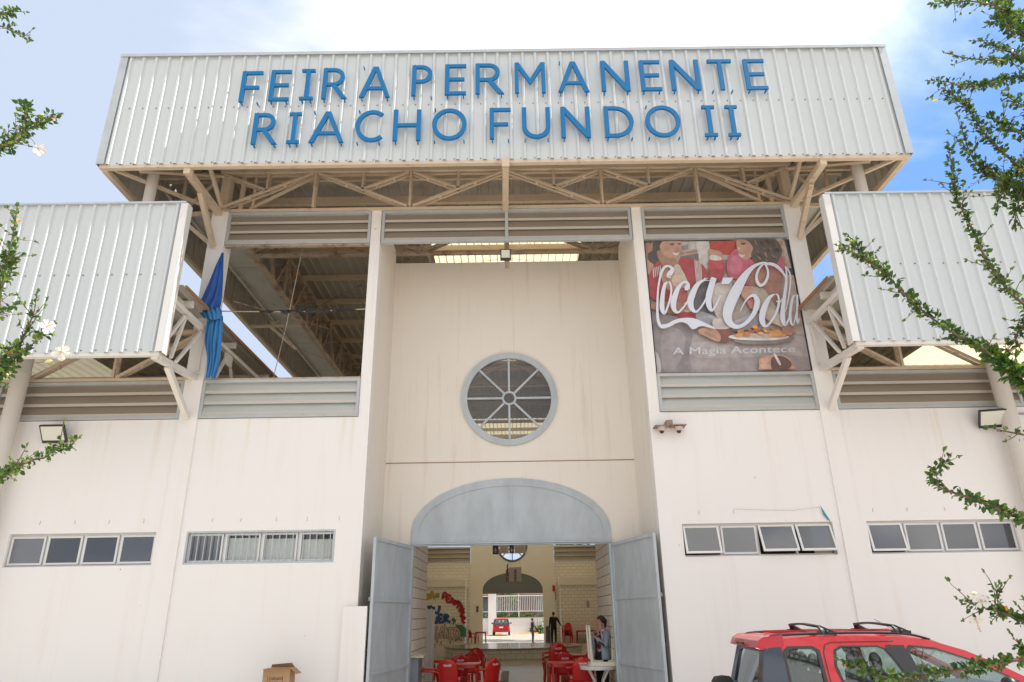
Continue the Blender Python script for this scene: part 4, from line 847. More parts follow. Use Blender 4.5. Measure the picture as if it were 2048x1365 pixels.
obj('graffiti', gr, gm, graf_stall, 'spray painted yellow, red and blue lettering')

# ------------------------------------------------------------------ furniture
def make_chair(label, loc, rz, group):
    t_ = thing('plastic_armchair', label, 'chair', (0,0,0), group)
    def grid(fn, nu, nv):
        vs = [fn(i/nu, j/nv) for i in range(nu+1) for j in range(nv+1)]; return MB().add(vs, [(i*(nv+1)+j, (i+1)*(nv+1)+j, (i+1)*(nv+1)+j+1, i*(nv+1)+j+1) for i in range(nu) for j in range(nv)], 0, True)
    o = obj('seat', grid(lambda u, v: ((u-.5)*(.46-.06*v), .23-.46*v, .43-.02*math.sin(math.pi*u)-.02*v), 8, 6), redp, t_); o.modifiers.new('s', 'SOLIDIFY').thickness = .012
    def back(u, v):
        s_ = (u-.5)*2; hw = .215*(1 if v < .55 else math.sqrt(max(.03, 1-((v-.55)/.46)**2)))
        return (s_*hw, -.225-.09*v+.05*s_*s_-.02, .42+.45*v)
    bk = obj('backrest', grid(back, 12, 12), redp, t_); bk.modifiers.new('s', 'SOLIDIFY').thickness = .012
    vs, fs = text_mesh('Coca-Cola', .044, .001)
    obj('lettering', MB().add([(v.x*.85+v.y*.25-.085, -.322-.0*v.y, .745+v.y) for v in vs], fs).add([(-.07, -.321, .735), (.07, -.321, .739), (.07, -.321, .735), (-.07, -.321, .731)], [(0,1,2,3)]), whitel, bk)
    for s_ in (-1, 1):
        for y in (.2, -.22): obj('leg', MB().tube([(s_*.22, y, .44), (s_*.25, y*1.12, 0)], [.032, .022], 6), redp, t_)
        obj('armrest', MB().tube(smooth([(s_*.20, -.27, .68), (s_*.27, -.15, .66), (s_*.29, .08, .645), (s_*.27, .20, .60), (s_*.235, .215, .44)], 4), .022, 6), redp, t_)
    t_.location = loc; t_.rotation_euler = (0, 0, rz); return t_
FL = .18
def P(u, y): return at(u, 1330, y).x
chairs = [
 (P(897, 3.0), 3.05, 0, 'red plastic armchair seen from behind in the left doorway group, white script on its back'),
 (P(858, 3.0), 3.05, -85, 'red plastic armchair at the left end of the doorway, side on and facing right'),
 (P(968, 3.1), 3.1, 48, 'red plastic armchair turned half left at the inner end of the left group'),
 (P(912, 4.6), 4.7, 20, 'red plastic armchair just behind the left table'),
 (P(886, 5.8), 5.9, -80, 'red plastic armchair against the left side, seen edge on behind the front row'),
 (P(932, 4.9), 5.2, 160, 'red plastic armchair facing the camera behind the left group'),
 (P(950, 7.4), 7.6, 180, 'farthest red plastic armchair of the left group, rounded back below the stage'),
 (P(1163, 3.0), 3.0, 0, 'red plastic armchair seen from behind in the right group, beside the white table'),
 (P(1135, 4.6), 4.8, -10, 'red plastic armchair behind the right red table'),
 (P(1160, 5.4), 5.6, 60, 'red plastic armchair facing left at the back of the right group'),
 (P(1185, 4.0), 4.1, 80, 'red plastic armchair nearest the woman, arms showing past the white legs')]
c0 = None
for i, (x, y, a, lb) in enumerate(chairs):
    if c0 is None: c0 = make_chair(lb, (x, y, FL), R(a), 'red plastic armchairs in the hall')
    else: dup(c0, (x, y, FL), R(a), lb, 'red plastic armchairs in the hall')
for k in range(3): dup(c0, (P(1113, 5.0), 5.2-.03*k, FL+.001+.095*k), R(8), ('red plastic armchair at the bottom of the stack', 'red plastic armchair in the middle of the stack', 'red plastic armchair on top of the stack')[k]+' left of the right table', 'red plastic armchairs in the hall')
dup(c0, (-2.45, 34.0, FL), R(-60), 'small distant red armchair left of the rear arch', 'red plastic armchairs in the hall')
for k in range(4): dup(c0, (3.3, 33.9-.03*k, FL+.10*k), R(160), 'distant red armchair %s of the stack right of the rear arch' % ('at the bottom', 'second from the bottom', 'third from the bottom', 'on top')[k], 'red plastic armchairs in the hall')
def make_table(label, loc, rz, m_, group=None, nm='plastic_table', flip=False, s=.36):
    t_ = thing(nm, label, 'table', (0,0,0), group); n = 8
    cor = []
    for cx_, cy_ in ((1,1),(-1,1),(-1,-1),(1,-1)):
        a0 = {(1,1):0,(-1,1):90,(-1,-1):180,(1,-1):270}[(cx_,cy_)]; cor += arc(cx_*(s-.09), cy_*(s-.09), .09, .09, a0, a0+90, 5)
    obj('tabletop', MB().prism([cor], lambda a, b, q: (a, b, q), .70, .725), m_, t_)
    obj('apron', MB().prism([[(a*.93, b*.93) for a, b in cor], [(a*.90, b*.90) for a, b in cor]], lambda a, b, q: (a, b, q), .65, .6995), m_, t_)
    for a in (-1, 1):
        for b in (-1, 1): obj('leg', MB().tube([(a*(s-.07), b*(s-.07), .69), (a*(s-.04), b*(s-.04), 0)], [.034, .022], 6), m_, t_)
    t_.location = loc; t_.rotation_euler = (math.pi if flip else 0, 0, rz); return t_
tg = 'red plastic tables in the hall'
t0 = make_table('red square plastic table in the left doorway group', (P(927, 3.9), 3.85, FL), 0, redp, tg)
dup(t0, (P(1130, 3.8), 3.75, FL), R(4), 'red square plastic table left of the white table', tg)
dup(t0, (P(1150, 6.6), 6.6, FL), R(0), 'red square plastic table at the back of the right group', tg)
dup(t0, (-2.0, 34.0, FL), 0, 'distant red table beside the rear arch, left side', tg)
dup(t0, (4.2, 33.9, FL), 0, 'distant red table in front of the right rear stall, nearer the arch', tg)
dup(t0, (4.95, 33.9, FL), 0, 'distant red table in front of the right rear stall, nearer the wall', tg)
# white round table with another upside down on it
wt = thing('white_table', 'white garden table with curved legs just inside the right door leaf', 'table', (1.66, 2.55, FL))
obj('tabletop', MB().prism([arc(1.66, 2.55, .36, .36, 0, 360, 36)[:-1]], lambda a, b, q: (a, b, q), FL+.695, FL+.72).prism([arc(1.66, 2.55, .345, .345, 0, 360, 36)[:-1], arc(1.66, 2.55, .33, .33, 0, 360, 36)[:-1]], lambda a, b, q: (a, b, q), FL+.66, FL+.694), whitep, wt)
for k in range(4):
    a = math.pi/4+k*math.pi/2; c_, s_ = math.cos(a), math.sin(a)
    obj('leg', MB().tube(smooth([(1.66+c_*.28, 2.55+s_*.28, FL+.69), (1.66+c_*.12, 2.55+s_*.12, FL+.45), (1.66+c_*.12, 2.55+s_*.12, FL+.30), (1.66+c_*.30, 2.55+s_*.30, FL+.0)], 4), .022, 6), whitep, wt)
make_table('white plastic table lying upside down on the other, its legs in the air', (1.76, 2.55, FL+.722+.728), 0, mat('cream_plastic', (.70, .67, .55), .4), None, 'white_table', True, .30)
ct = thing('counter', 'small grey counter with a stone top just inside the left door leaf', 'counter', (-1.86, 2.7, FL))
obj('cabinet', MB().box(-1.98, -1.83, 2.35, 3.0, FL, 1.10).box(-1.985, -1.975, 2.36, 2.99, .3, 1.0), mat('cabinet_grey', (.22, .25, .28), .5), ct); obj('worktop', MB().box(-1.985, -1.73, 2.3, 3.05, 1.101, 1.14), mat('stone_top', (.62, .57, .45), .3, noise=.6, nscale=9), ct)
fr = thing('refrigerator', 'tall off white refrigerator standing on the left past the entry wall', 'refrigerator', (-2.0, 5.3, FL))
obj('cabinet', MB().box(-2.28, -1.92, 5.1, 5.6, FL, 2.0), mat('fridge_white', (.62, .60, .54), .35), fr); obj('door', MB().box(-1.915, -1.87, 5.11, 5.59, FL+.06, 1.99).box(-1.868, -1.85, 5.14, 5.17, .9, 1.6), MATS['fridge_white'], fr)
# hanging signs
hs = thing('hanging_sign', 'white hanging board with a column of small pictograms in front of the rear arch', 'sign', (.07, 25, 4.1))
obj('board', MB().box(-.18, .46, 25, 25.03, 3.42, 4.11), mat('board_white', (.66, .58, .52), .6), hs)
k_ = MB().box(.10, .20, 24.99, 24.999, 3.42, 4.0).box(-.33, -.20, 24.99, 25.02, 3.42, 4.0); obj('dark_column', k_, mat('sign_dark', (.10, .05, .06), .6), hs)
mb = MB()
for j in range(4): mb.box(.12, .18, 24.984, 24.989, 3.46+j*.135, 3.54+j*.135, j % 2).box(-.30, -.23, 24.984, 24.989, 3.46+j*.135, 3.54+j*.135, 1-j % 2)
obj('pictogram', mb, [mat('sign_yellow', (.70, .45, .12), .6), mat('sign_pink', (.45, .25, .25), .6)], hs)
obj('hanger', MB().tube([(-.1, 25.01, 4.11), (-.1, 25.01, 10.8)], .006, 4).tube([(.4, 25.01, 4.11), (.4, 25.01, 10.8)], .006, 4), black, hs)
cb = thing('hanging_decoration', 'red and green hanging decoration over the rear arch sign', 'decoration', (-.3, 24.9, 4.1))
obj('red_ribbon', MB().tube(smooth([(-.22, 24.9, 4.2), (-.26, 24.9, 4.1), (-.23, 24.9, 3.98), (-.28, 24.9, 3.85)], 4), .04, 6), redp, cb); obj('green_top', MB().tube([(-.26, 24.9, 4.18), (-.19, 24.9, 4.3)], [.05, .02], 6), mat('deco_green', (.02, .25, .12), .6), cb)
h2 = thing('hanging_sign', 'long hanging board with two blue squares, high inside the doorway', 'sign', (0, 12, 3.97))
obj('board', MB().box(-.42, -.10, 12, 12.03, 3.77, 4.10).box(.085, .47, 12, 12.03, 3.77, 4.10), mat('board_cream', (.64, .54, .42), .6), h2)
obj('blue_square', MB().box(-.645, -.455, 11.985, 12.03, 3.75, 4.1).box(-.085, .075, 11.985, 12.03, 3.77, 4.1), mat('sign_blue', (.03, .04, .16), .5), h2)
mb = MB()
for cx_ in (-.55, -.005): mb.box(cx_-.05, cx_+.05, 11.975, 11.984, 3.86, 3.89).box(cx_-.018, cx_+.018, 11.975, 11.984, 3.80, 3.859).box(cx_-.018, cx_+.018, 11.975, 11.984, 3.891, 3.95)
obj('yellow_symbol', mb, MATS['sign_yellow'], h2)
obj('faint_text', MB().box(-.38, -.16, 11.993, 11.996, 3.90, 3.915).box(-.38, -.16, 11.993, 11.996, 3.83, 3.845).box(.12, .42, 11.993, 11.996, 3.90, 3.915).box(.12, .42, 11.993, 11.996, 3.83, 3.845), mat('faint_orange', (.5, .32, .2), .7), h2)
obj('hanger', MB().tube([(-.6, 12.01, 4.1), (-.6, 12.01, 10.8)], .006, 4).tube([(.4, 12.01, 4.1), (.4, 12.01, 10.8)], .006, 4), black, h2)
fs_ = thing('extinguisher_sign', 'small red square sign on the wall edge right of the rear arch', 'sign', (2.7, 34.9, 3.2))
obj('plate', MB().box(2.62, 2.80, 36.46, 36.49, 3.25, 3.62), redp, fs_); obj('stripe', MB().box(2.78, 2.83, 36.46, 36.49, 2.7, 3.24), redp, fs_)
nt_ = thing('wall_notice', 'small dark framed notice on the left side of the rear arch', 'notice', (-2.35, 36.4, 2.2)); obj('sheet', MB().box(-2.42, -2.25, 36.46, 36.49, 2.05, 2.42), MATS['notice_grey'], nt_); obj('print', MB().box(-2.39, -2.28, 36.45, 36.459, 2.1, 2.2).box(-2.39, -2.28, 36.45, 36.459, 2.25, 2.38), MATS['sign_dark'], nt_)
bn = thing('grey_bin', 'narrow grey bin standing beside the man in black', 'bin', (2.15, 34.6, FL)); obj('body', MB().box(2.02, 2.30, 34.5, 34.8, FL, 1.10), mat('bin_grey', (.12, .12, .12), .5), bn); obj('lid', MB().box(2.0, 2.32, 34.48, 34.82, 1.101, 1.16), mat('bin_lid', (.25, .25, .25), .5), bn)

# ------------------------------------------------------------------ people
def person(label, loc, rz, h, J, mats, hair_fn, female=False, bulk=1.0):
    s = h/1.72; t_ = thing('person', label, 'person', (0,0,0))
    V = []; E_ = []; Rr = []; T = []
    def add(p, r, par, tg_): V.append(Vector(p)*s); Rr.append(r*s); T.append(tg_); 
    names = {}
    def node(n_, p, r, par, tg_):
        names[n_] = len(V); V.append(Vector(p)*s); Rr.append(r*s*(bulk if r > .03 and tg_ != 2 else 1)); T.append(tg_)
        if par is not None: E_.append((names[par], names[n_]))
    hipw = .095 if female else .085; shw = .155 if female else .185
    node('pelvis', (0,0,.94), .15 if female else .145, None, 1); node('waist', (0,0,1.08), .125 if female else .145, 'pelvis', 0); node('chest', (0,.0,1.26), .15 if female else .175, 'waist', 0)
    node('upper', (0,-.01,1.39), .11, 'chest', 0); node('neck', (0,.0,1.47), .052, 'upper', 2); node('jaw', (0,.02,1.545), .068, 'neck', 2); node('head', (0,.01,1.615), .085, 'jaw', 2); node('crown', (0,0,1.665), .065, 'head', 2)
    node('nose', (0,.112,1.595), .012, 'head', 2)
    for sd_, q in ((-1, 'l'), (1, 'r')):
        node('hip'+q, (sd_*hipw,0,.88), .10, 'pelvis', 1); kn = J.get('knee'+q, (sd_*.10,.02,.49)); node('knee'+q, kn, .068, 'hip'+q, 1)
        an = J.get('ankle'+q, (sd_*.10,-.01,.09)); node('ankle'+q, an, .048, 'knee'+q, 1); node('toe'+q, (an[0],an[1]+.14,.035), .032, 'ankle'+q, 3)
        node('sh'+q, (sd_*shw,-.01,1.385), .065, 'upper', 0); el = J.get('elbow'+q, (sd_*(shw+.05),-.02,1.10)); node('el'+q, el, .048, 'sh'+q, 0)
        wr = J.get('wrist'+q, (sd_*(shw+.07),.05,.86)); node('wr'+q, wr, .033, 'el'+q, 0 if not J.get('short') else 2)
        d = (Vector(wr)-Vector(el)).normalized(); side = d.cross(Vector((0,0,1)) if abs(d.z) < .8 else Vector((0,1,0))).normalized()
        pm_ = Vector(wr)+d*.07; node('palm'+q, pm_, .027, 'wr'+q, 2)
        for f_ in range(4):
            b = pm_+side*(f_-1.5)*.018+d*.02; L_ = (.035,.042,.040,.030)[f_]
            node('fa%s%d' % (q, f_), b, .010, 'palm'+q, 2); node('fb%s%d' % (q, f_), b+d*L_, .009, 'fa%s%d' % (q, f_), 2); node('fc%s%d' % (q, f_), b+d*(L_*1.6)+Vector((0,.012,0)), .007, 'fb%s%d' % (q, f_), 2)
        node('th'+q, Vector(wr)+d*.04+side*.038, .011, 'palm'+q, 2); node('ti'+q, Vector(wr)+d*.075+side*.05, .009, 'th'+q, 2)
    me = bpy.data.meshes.new('body'); me.from_pydata(V, E_, []); o = bpy.data.objects.new('body', me); C.objects.link(o)
    sk_ = o.modifiers.new('skin', 'SKIN'); sk_.use_smooth_shade = True; o.modifiers.new('sub', 'SUBSURF').levels = 1; o.modifiers['sub'].render_levels = 1
    for i, r in enumerate(Rr): me.skin_vertices[0].data[i].radius = (r, r*(.78 if T[i] == 0 and r > .08*s else 1))
    me.skin_vertices[0].data[0].use_root = True
    dg = bpy.context.evaluated_depsgraph_get(); dg.update(); nm = bpy.data.meshes.new_from_object(o.evaluated_get(dg)); o.modifiers.clear(); o.data = nm
    for q in mats: nm.materials.append(q)
    segs = [(V[a], V[b], T[b] if T[b] != 3 else 3) for a, b in E_]
    for p in nm.polygons:
        c_ = p.center; best = (9, 0)
        for a, b, tg_ in segs:
            ab = b-a; u = max(0, min(1, (c_-a).dot(ab)/max(ab.length_squared, 1e-9))); dd = (a+ab*u-c_).length
            if dd < best[0]: best = (dd, tg_)
        p.material_index = min(best[1], len(mats)-1); p.use_smooth = True
    o.parent = t_
    hr = MB(); hair_fn(hr, s); obj('hair', hr, hairm, t_)
    ey = MB()
    for sd_ in (-1, 1): ey.sphere((sd_*.032*s, .088*s, 1.612*s), .010*s, 6, 5)
    obj('eye', ey, black, t_); obj('mouth', MB().sphere((0, .088*s, 1.552*s), .02*s, 6, 5, sc=(1, .4, .25)), mat('lip', (.35, .08, .07), .5), t_)
    t_.location = loc; t_.rotation_euler = (0, 0, rz); return t_
def cap_hair(hr, s): hr.sphere((0, -.012*s, 1.635*s), .098*s, 14, 9, sc=(.96, 1.02, 1.0))
def hair_cap2(hr, s):
    n = len(hr.v); hr.sphere((0, -.03*s, 1.65*s), .097*s, 14, 9, sc=(.95, .98, .9)); hr.tube(smooth([(0,-.10*s,1.64*s),(0,-.14*s,1.62*s),(0,-.15*s,1.55*s),(0,-.13*s,1.47*s)], 4), [.04*s,.045*s,.05*s,.05*s,.05*s,.045*s,.04*s,.035*s,.03*s,.03*s,.025*s,.02*s,.01*s], 8)
denim = mat('denim', (.06, .08, .11), .8); blackc = mat('black_cloth', (.012, .012, .014), .85); greyc = mat('grey_green_cloth', (.045, .045, .035), .85)
floral = mat('floral_cloth', (.07, .012, .016), .8, stain=1, stain_col=(.55, .38, .34), stain_scale=16, stain_lo=.52, stain_hi=.58)
cardi = mat('pale_blue_cardigan', (.26, .33, .40), .85)
shoe = mat('shoe', (.03, .025, .02), .6)
wm = person('woman in patterned dark top and pale blue cardigan by the right door leaf', (0,0,0), 0, 1.62,
       {'elbowr': (.24,-.02,1.12), 'wristr': (.20,.20,1.05), 'elbowl': (-.21,.10,1.13), 'wristl': (-.10,.22,1.27)}, [floral, blackc, skin, shoe], hair_cap2, True)
# open cardigan over the top
cg = MB(); s = 1.62/1.72
def shell(a0, a1, z0, z1, rx0, ry0, rx1, ry1, n=14, m_=6):
    vs = []; fs = []
    for j in range(m_+1):
        t_ = j/m_; z = z0+(z1-z0)*t_
        for i in range(n+1): a = R(a0+(a1-a0)*i/n); vs.append(((rx0+(rx1-rx0)*t_)*math.cos(a)*s, (ry0+(ry1-ry0)*t_)*math.sin(a)*s, z*s))
    for j in range(m_):
        for i in range(n): fs.append((j*(n+1)+i, j*(n+1)+i+1, (j+1)*(n+1)+i+1, (j+1)*(n+1)+i))
    cg.add(vs, fs, 0, True)
shell(130, 410, .86, 1.12, .19, .17, .165, .15)
shell(130, 410, 1.12, 1.33, .165, .15, .19, .15)
shell(130, 410, 1.33, 1.44, .19, .15, .08, .08)
for q, sd_ in (('l', -1), ('r', 1)):
    el = {'l': (-.21,.10,1.13), 'r': (.24,-.02,1.12)}[q]; wr = {'l': (-.10,.22,1.27), 'r': (.20,.20,1.05)}[q]
    cg.tube([Vector((sd_*.15,-.01,1.395))*s, Vector(el)*s, Vector(wr)*s], [.075*s, .058*s, .042*s], 10)
o = obj('cardigan', cg, cardi, wm); o.modifiers.new('s', 'SOLIDIFY').thickness = .008
wm.location = (1.80, 2.95, FL); wm.rotation_euler = (0, 0, R(128))
person('man in black clothes and cap seen from behind beside the rear arch', (2.50, 34.1, FL), R(10), 1.80, {'elbowr': (.33,.03,1.15), 'wristr': (.46,.20,1.0), 'kneel': (-.12,.02,.49), 'anklel': (-.14,-.03,.09)}, [blackc, blackc, skin, shoe], cap_hair, False, 1.22)
person('man in a grey shirt and jeans standing outside the rear arch, turned right', (1.34, 40.0, -.01), R(-80), 1.62, {'short': 1, 'elbowr': (.22,.03,1.08), 'wristr': (.22,.16,.88)}, [greyc, denim, skin, shoe], cap_hair, False, 1.15)
# ------------------------------------------------------------------ cars
def make_car(label, loc, rz, rack=True, spare=True, sc=1.0, kind='car', nm='parked_car'):
    t_ = thing(nm, label, kind, (0,0,0))
    Yz = lambda z: .83-(z-1.0)*.30
    outline = [(-.02,1.0),(.02,1.22),(.10,1.47),(.17,1.545),(.6,1.575),(1.1,1.58),(1.55,1.565),(1.85,1.525),(2.15,1.43),(2.45,1.29),(2.78,1.10),(2.93,1.0)]
    # lower body
    st_ = [(-.04,.66,.55,.95),(.0,.76,.40,1.0),(.12,.82,.33,1.0),(.5,.835,.30,1.0),(2.0,.84,.30,1.0),(2.93,.83,.30,1.0),(3.3,.81,.32,.965),(3.8,.76,.34,.90),(4.1,.66,.38,.78),(4.2,.50,.45,.66)]
    vs = []; fs = []
    for x, w_, z0, z1 in st_:
        for y, z in ((-w_*.9,z0),(-w_,z0+.12),(-w_*1.01,(z0+z1)/2),(-w_*.985,z1-.03),(-w_*.93,z1),(0,z1+(.03 if x > 2.95 else 0)),(w_*.93,z1),(w_*.985,z1-.03),(w_*1.01,(z0+z1)/2),(w_,z0+.12),(w_*.9,z0)): vs.append((x,y,z))
    k = 11
    for i in range(len(st_)-1):
        for j in range(k): fs.append((i*k+j, (i+1)*k+j, (i+1)*k+(j+1) % k, i*k+(j+1) % k))
    fs += [tuple(range(k)), tuple(range(len(vs)-1, len(vs)-k-1, -1))]
    b = MB().add(vs, fs, 0, False); body = obj('body', b, carred, t_)
    m1 = body.modifiers.new('b', 'BEVEL'); m1.width = .02; m1.segments = 2
    # greenhouse sides with window openings
    def rr(pts, n=3): return [(a, b_) for a, b_ in smooth([(p[0], p[1], 0) for p in pts+[pts[0]]], n)] if False else pts
    q_w = [(.30,1.06),(.30,1.38),(.34,1.445),(.40,1.465),(.58,1.465),(.63,1.43),(.64,1.06)]
    r_w = [(.86,1.03),(.80,1.30),(.83,1.44),(.90,1.475),(1.26,1.475),(1.33,1.45),(1.40,1.35),(1.55,1.03)]
    f_w = [(1.74,1.03),(1.60,1.30),(1.57,1.42),(1.62,1.47),(1.86,1.445),(2.15,1.345),(2.45,1.20),(2.70,1.05),(2.70,1.03)]
    def grow(pts, e):
        cx_ = sum(p[0] for p in pts)/len(pts); cz_ = sum(p[1] for p in pts)/len(pts)
        return [(cx_+(a-cx_)*(1+e/.25), cz_+(c_-cz_)*(1+e/.2)) for a, c_ in pts]
    for s_ in (-1, 1):
        side = MB(); trim = MB()
        f_ = lambda a, c_, t: (a, s_*(Yz(c_)-t), c_)
        sf_ = obj('side_frame', side.prism([outline, q_w, r_w, f_w], f_, 0, .03), carred, t_)
        for wn in (q_w, r_w, f_w):
            gw = obj('side_window', MB().prism([wn], f_, .014, .018), g_car, t_)
            obj('window_seal', MB().prism([grow(wn, .018), grow(wn, -.004)], f_, -.003, .006), carblk, gw)
        obj('pillar_trim', MB().prism([[(1.57,1.02),(1.42,1.34),(1.35,1.455),(1.36,1.49),(1.545,1.488),(1.55,1.42),(1.58,1.30),(1.72,1.02)]], f_, -.005, .002), carblk, sf_)
        trim.prism([[(-.015,1.01),(.025,1.22),(.09,1.42),(.13,1.475),(.272,1.485),(.272,1.01)]], f_, -.005, .002, 1)
        trim.prism([[(.275,1.03),(.275,1.44),(.33,1.49),(.60,1.49),(.665,1.45),(.675,1.03)], q_w], f_, -.004, .001)
        obj('pillar_trim', trim, [carblk, mat('dark_gloss_glass', (.035, .045, .065), .08)], sf_)
    for s_ in (-1, 1):
        dl = MB()
        for ln_ in ([(.70,1.0),(.70,1.42),(.73,1.50),(.80,1.525),(1.45,1.53)], [(1.56,1.0),(1.47,1.36),(1.40,1.5)]):
            dl.tube([(a, s_*(Yz(c_)+.001), c_) for a, c_ in ln_], .005, 4)
        obj('door_gap', dl, black, t_)
    # roof skin
    roof = []; fs = []; prof = outline[2:8]; ny = 10
    for x, z in prof:
        w_ = Yz(z)
        for j in range(ny+1): u = -1+2*j/ny; roof.append((x, u*w_, z+.045*(1-u**4)*(1 if x < 1.7 else .8)))
    for i in range(len(prof)-1):
        for j in range(ny): fs.append((i*(ny+1)+j, (i+1)*(ny+1)+j, (i+1)*(ny+1)+j+1, i*(ny+1)+j+1))
    ro = obj('roof', MB().add(roof, fs, 0, True), carred, t_)
    obj('roof_groove', MB().box(.3, 1.75, -.18, -.15, 1.605, 1.632).box(.3, 1.75, .15, .18, 1.605, 1.632), carred, ro)
    if rack:
        for s_ in (-1, 1): obj('roof_rail', MB().tube(smooth([(.16, s_*.60, 1.565),(.3, s_*.60, 1.60),(1.0, s_*.60, 1.615),(1.6, s_*.60, 1.60),(1.86, s_*.60, 1.54)], 4), .016, 6), carblk, t_)
        for x in (.72, 1.50):
            cb_ = MB(); 
            pts = smooth([(x+.05, -.60, 1.60), (x+.03, -.56, 1.67), (x, -.45, 1.685), (x, 0, 1.70), (x, .45, 1.685), (x+.03, .56, 1.67), (x+.05, .60, 1.60)], 5)
            for i in range(len(pts)-1): cb_.bar(pts[i], pts[i+1], .055, .022, up=(0,0,1))
            for s_ in (-1, 1): cb_.bar((x+.17, s_*.60, 1.605), (x+.03, s_*.56, 1.675), .03, .025).bar((x-.02, s_*.60, 1.615), (x+.18, s_*.60, 1.61), .035, .025).sphere((x+.08, s_*.612, 1.625), .018, 6, 5)
            obj('roof_bar', cb_, carblk, t_)
        obj('aerial', MB().tube([(1.78, 0, 1.60), (1.55, 0, 1.74)], .004, 4).box(1.74, 1.83, -.02, .02, 1.585, 1.605), carblk, t_)
    # hatch: glass, spoiler, tailgate
    X_ = lambda z: -.025+(z-1.0)*.26
    fb = lambda a, c_, t: (X_(c_)-t, a, c_)
    obj('rear_window_frame', MB().prism([[(-.834,1.0),(-.693,1.47),(.693,1.47),(.834,1.0)], [(-.60,1.06),(-.52,1.40),(-.47,1.43),(.47,1.43),(.52,1.40),(.60,1.06)]], fb, -.02, .012), MATS['dark_gloss_glass'], t_)
    obj('rear_window', MB().prism([[(-.61,1.05),(-.53,1.405),(-.47,1.435),(.47,1.435),(.53,1.405),(.61,1.05)]], fb, -.012, -.008), g_car, t_)
    hl = MB()
    for k in range(9): z = 1.10+k*.035; hl.box(X_(z)+.014, X_(z)+.016, -.5, .5, z, z+.003)
    obj('heater_line', hl, carblk, t_)
    spo = MB().prism([[(.12,1.455),(.05,1.462),(.0,1.475),(.035,1.545),(.10,1.582),(.30,1.60),(.30,1.50)]], lambda a, c_, t: (a, t*(1-(c_-1.455)*.25), c_), -.69, .69); so_ = obj('spoiler', spo, carred, t_); so_.modifiers.new('b', 'BEVEL').width = .015
    obj('brake_light', MB().box(-.03, -.005, -.16, .16, 1.49, 1.52), mat('lamp_dark_red', (.10, .01, .01), .3), so_)
    for s_ in (-1, 1):
        obj('tail_light', MB().prism([[(s_*.80,.98),(s_*.52,.93),(s_*.60,.82),(s_*.80,.80)]], lambda a, c_, t: (-.055-t, a, c_), 0, .02), mat('lamp_red', (.5, .02, .02), .2), t_)
        obj('headlight', MB().sphere((4.02, s_*.56, .80), .12, 10, 6, sc=(1, 1.2, .6)), whitep, t_)
        mr = obj('mirror', MB().sphere((2.38, s_*.95, 1.12), .10, 10, 7, sc=(.7, 1.0, .8)).bar((2.45, s_*.80, 1.08), (2.40, s_*.92, 1.10), .05, .04), carblk, t_)
    obj('bumper', MB().box(-.13, .05, -.72, .72, .36, .56), carred if not spare else carblk, t_)
    obj('number_plate', MB().box(-.085, -.07, -.20, .20, .70, .82), whitep, t_)
    obj('windscreen', MB().add([(1.86,-.66,1.535),(1.86,.66,1.535),(2.92,.80,1.01),(2.92,-.80,1.01)], [(0,1,2,3)]), g_car, t_)
    obj('interior', MB().box(.02, 2.9, -.76, .76, .99, 1.006), seatm, t_)
    for x, ys in ((.62, (-.42, 0, .42)), (1.30, (-.36, .36))):
        for y in ys:
            sb = MB().box(x, x+.11, y-(.2 if len(ys) == 3 else .24), y+(.2 if len(ys) == 3 else .24), .9, 1.21); so_ = obj('seat', sb, seatm, t_); so_.modifiers.new('b', 'BEVEL').width = .04
            obj('headrest', MB().sphere((x+.04, y, 1.30), .115, 12, 8, sc=(.5, 1.05, .95)).tube([(x+.04, y-.05, 1.2), (x+.04, y-.05, 1.26)], .008, 4), seatm, so_)
    obj('steering_wheel', MB().tube([(2.16+.10*math.cos(a*.5236)*.45, .36+.17*math.sin(a*.5236), 1.06+.17*math.cos(a*.5236)) for a in range(13)], .013, 5), carblk, t_)
    obj('dashboard', MB().box(2.3, 2.85, -.72, .72, .95, 1.05), seatm, t_)
    for x in (.72, 3.32):
        for s_ in (-1, 1):
            obj('wheel', MB().tube([(x, s_*.68, .33), (x, s_*.86, .33)], .33, 24), rubber, t_); obj('rim', MB().tube([(x, s_*.861, .33), (x, s_*.868, .33)], .20, 16), alum, t_.children[-1] if False else t_)
    if spare:
        tw = MB(); n = 30
        prof = [(-.10,.20),(-.11,.29),(-.085,.325),(0,.335),(.085,.325),(.11,.29),(.10,.20)]
        vs = [(-.25+a, .10+r*math.sin(2*math.pi*i/n), .82+r*math.cos(2*math.pi*i/n)) for i in range(n) for a, r in prof]; k = len(prof)
        tw.add(vs, [(i*k+j, ((i+1) % n)*k+j, ((i+1) % n)*k+j+1, i*k+j+1) for i in range(n) for j in range(k-1)], 0, True)
        sw_ = obj('spare_wheel', tw, rubber, t_); obj('rim', MB().tube([(-.34, .10, .82), (-.16, .10, .82)], .205, 20), alum, sw_)
        obj('wiper', MB().tube([(-.05, .1, 1.04), (.02, -.35, 1.12)], .008, 4), carblk, t_)
        obj('charm', MB().sphere((2.02, .05, 1.27), .022, 6, 5).tube([(2.05, .05, 1.42), (2.02, .05, 1.25)], .004, 4).box(2.0, 2.04, .03, .07, 1.20, 1.24), mat('charm_gold', (.5, .32, .12), .5), t_)
    t_.location = loc; t_.rotation_euler = (0, 0, rz); t_.scale = (sc, sc, sc); return t_
make_car('red compact off-road car with black roof bars and rear spare wheel, parked at the right', (2.70, -3.55, 0), R(-5))
make_car('red hatchback seen from behind in the lot beyond the rear arch', (-1.18, 60.6, -.01), R(90), False, False, .98)

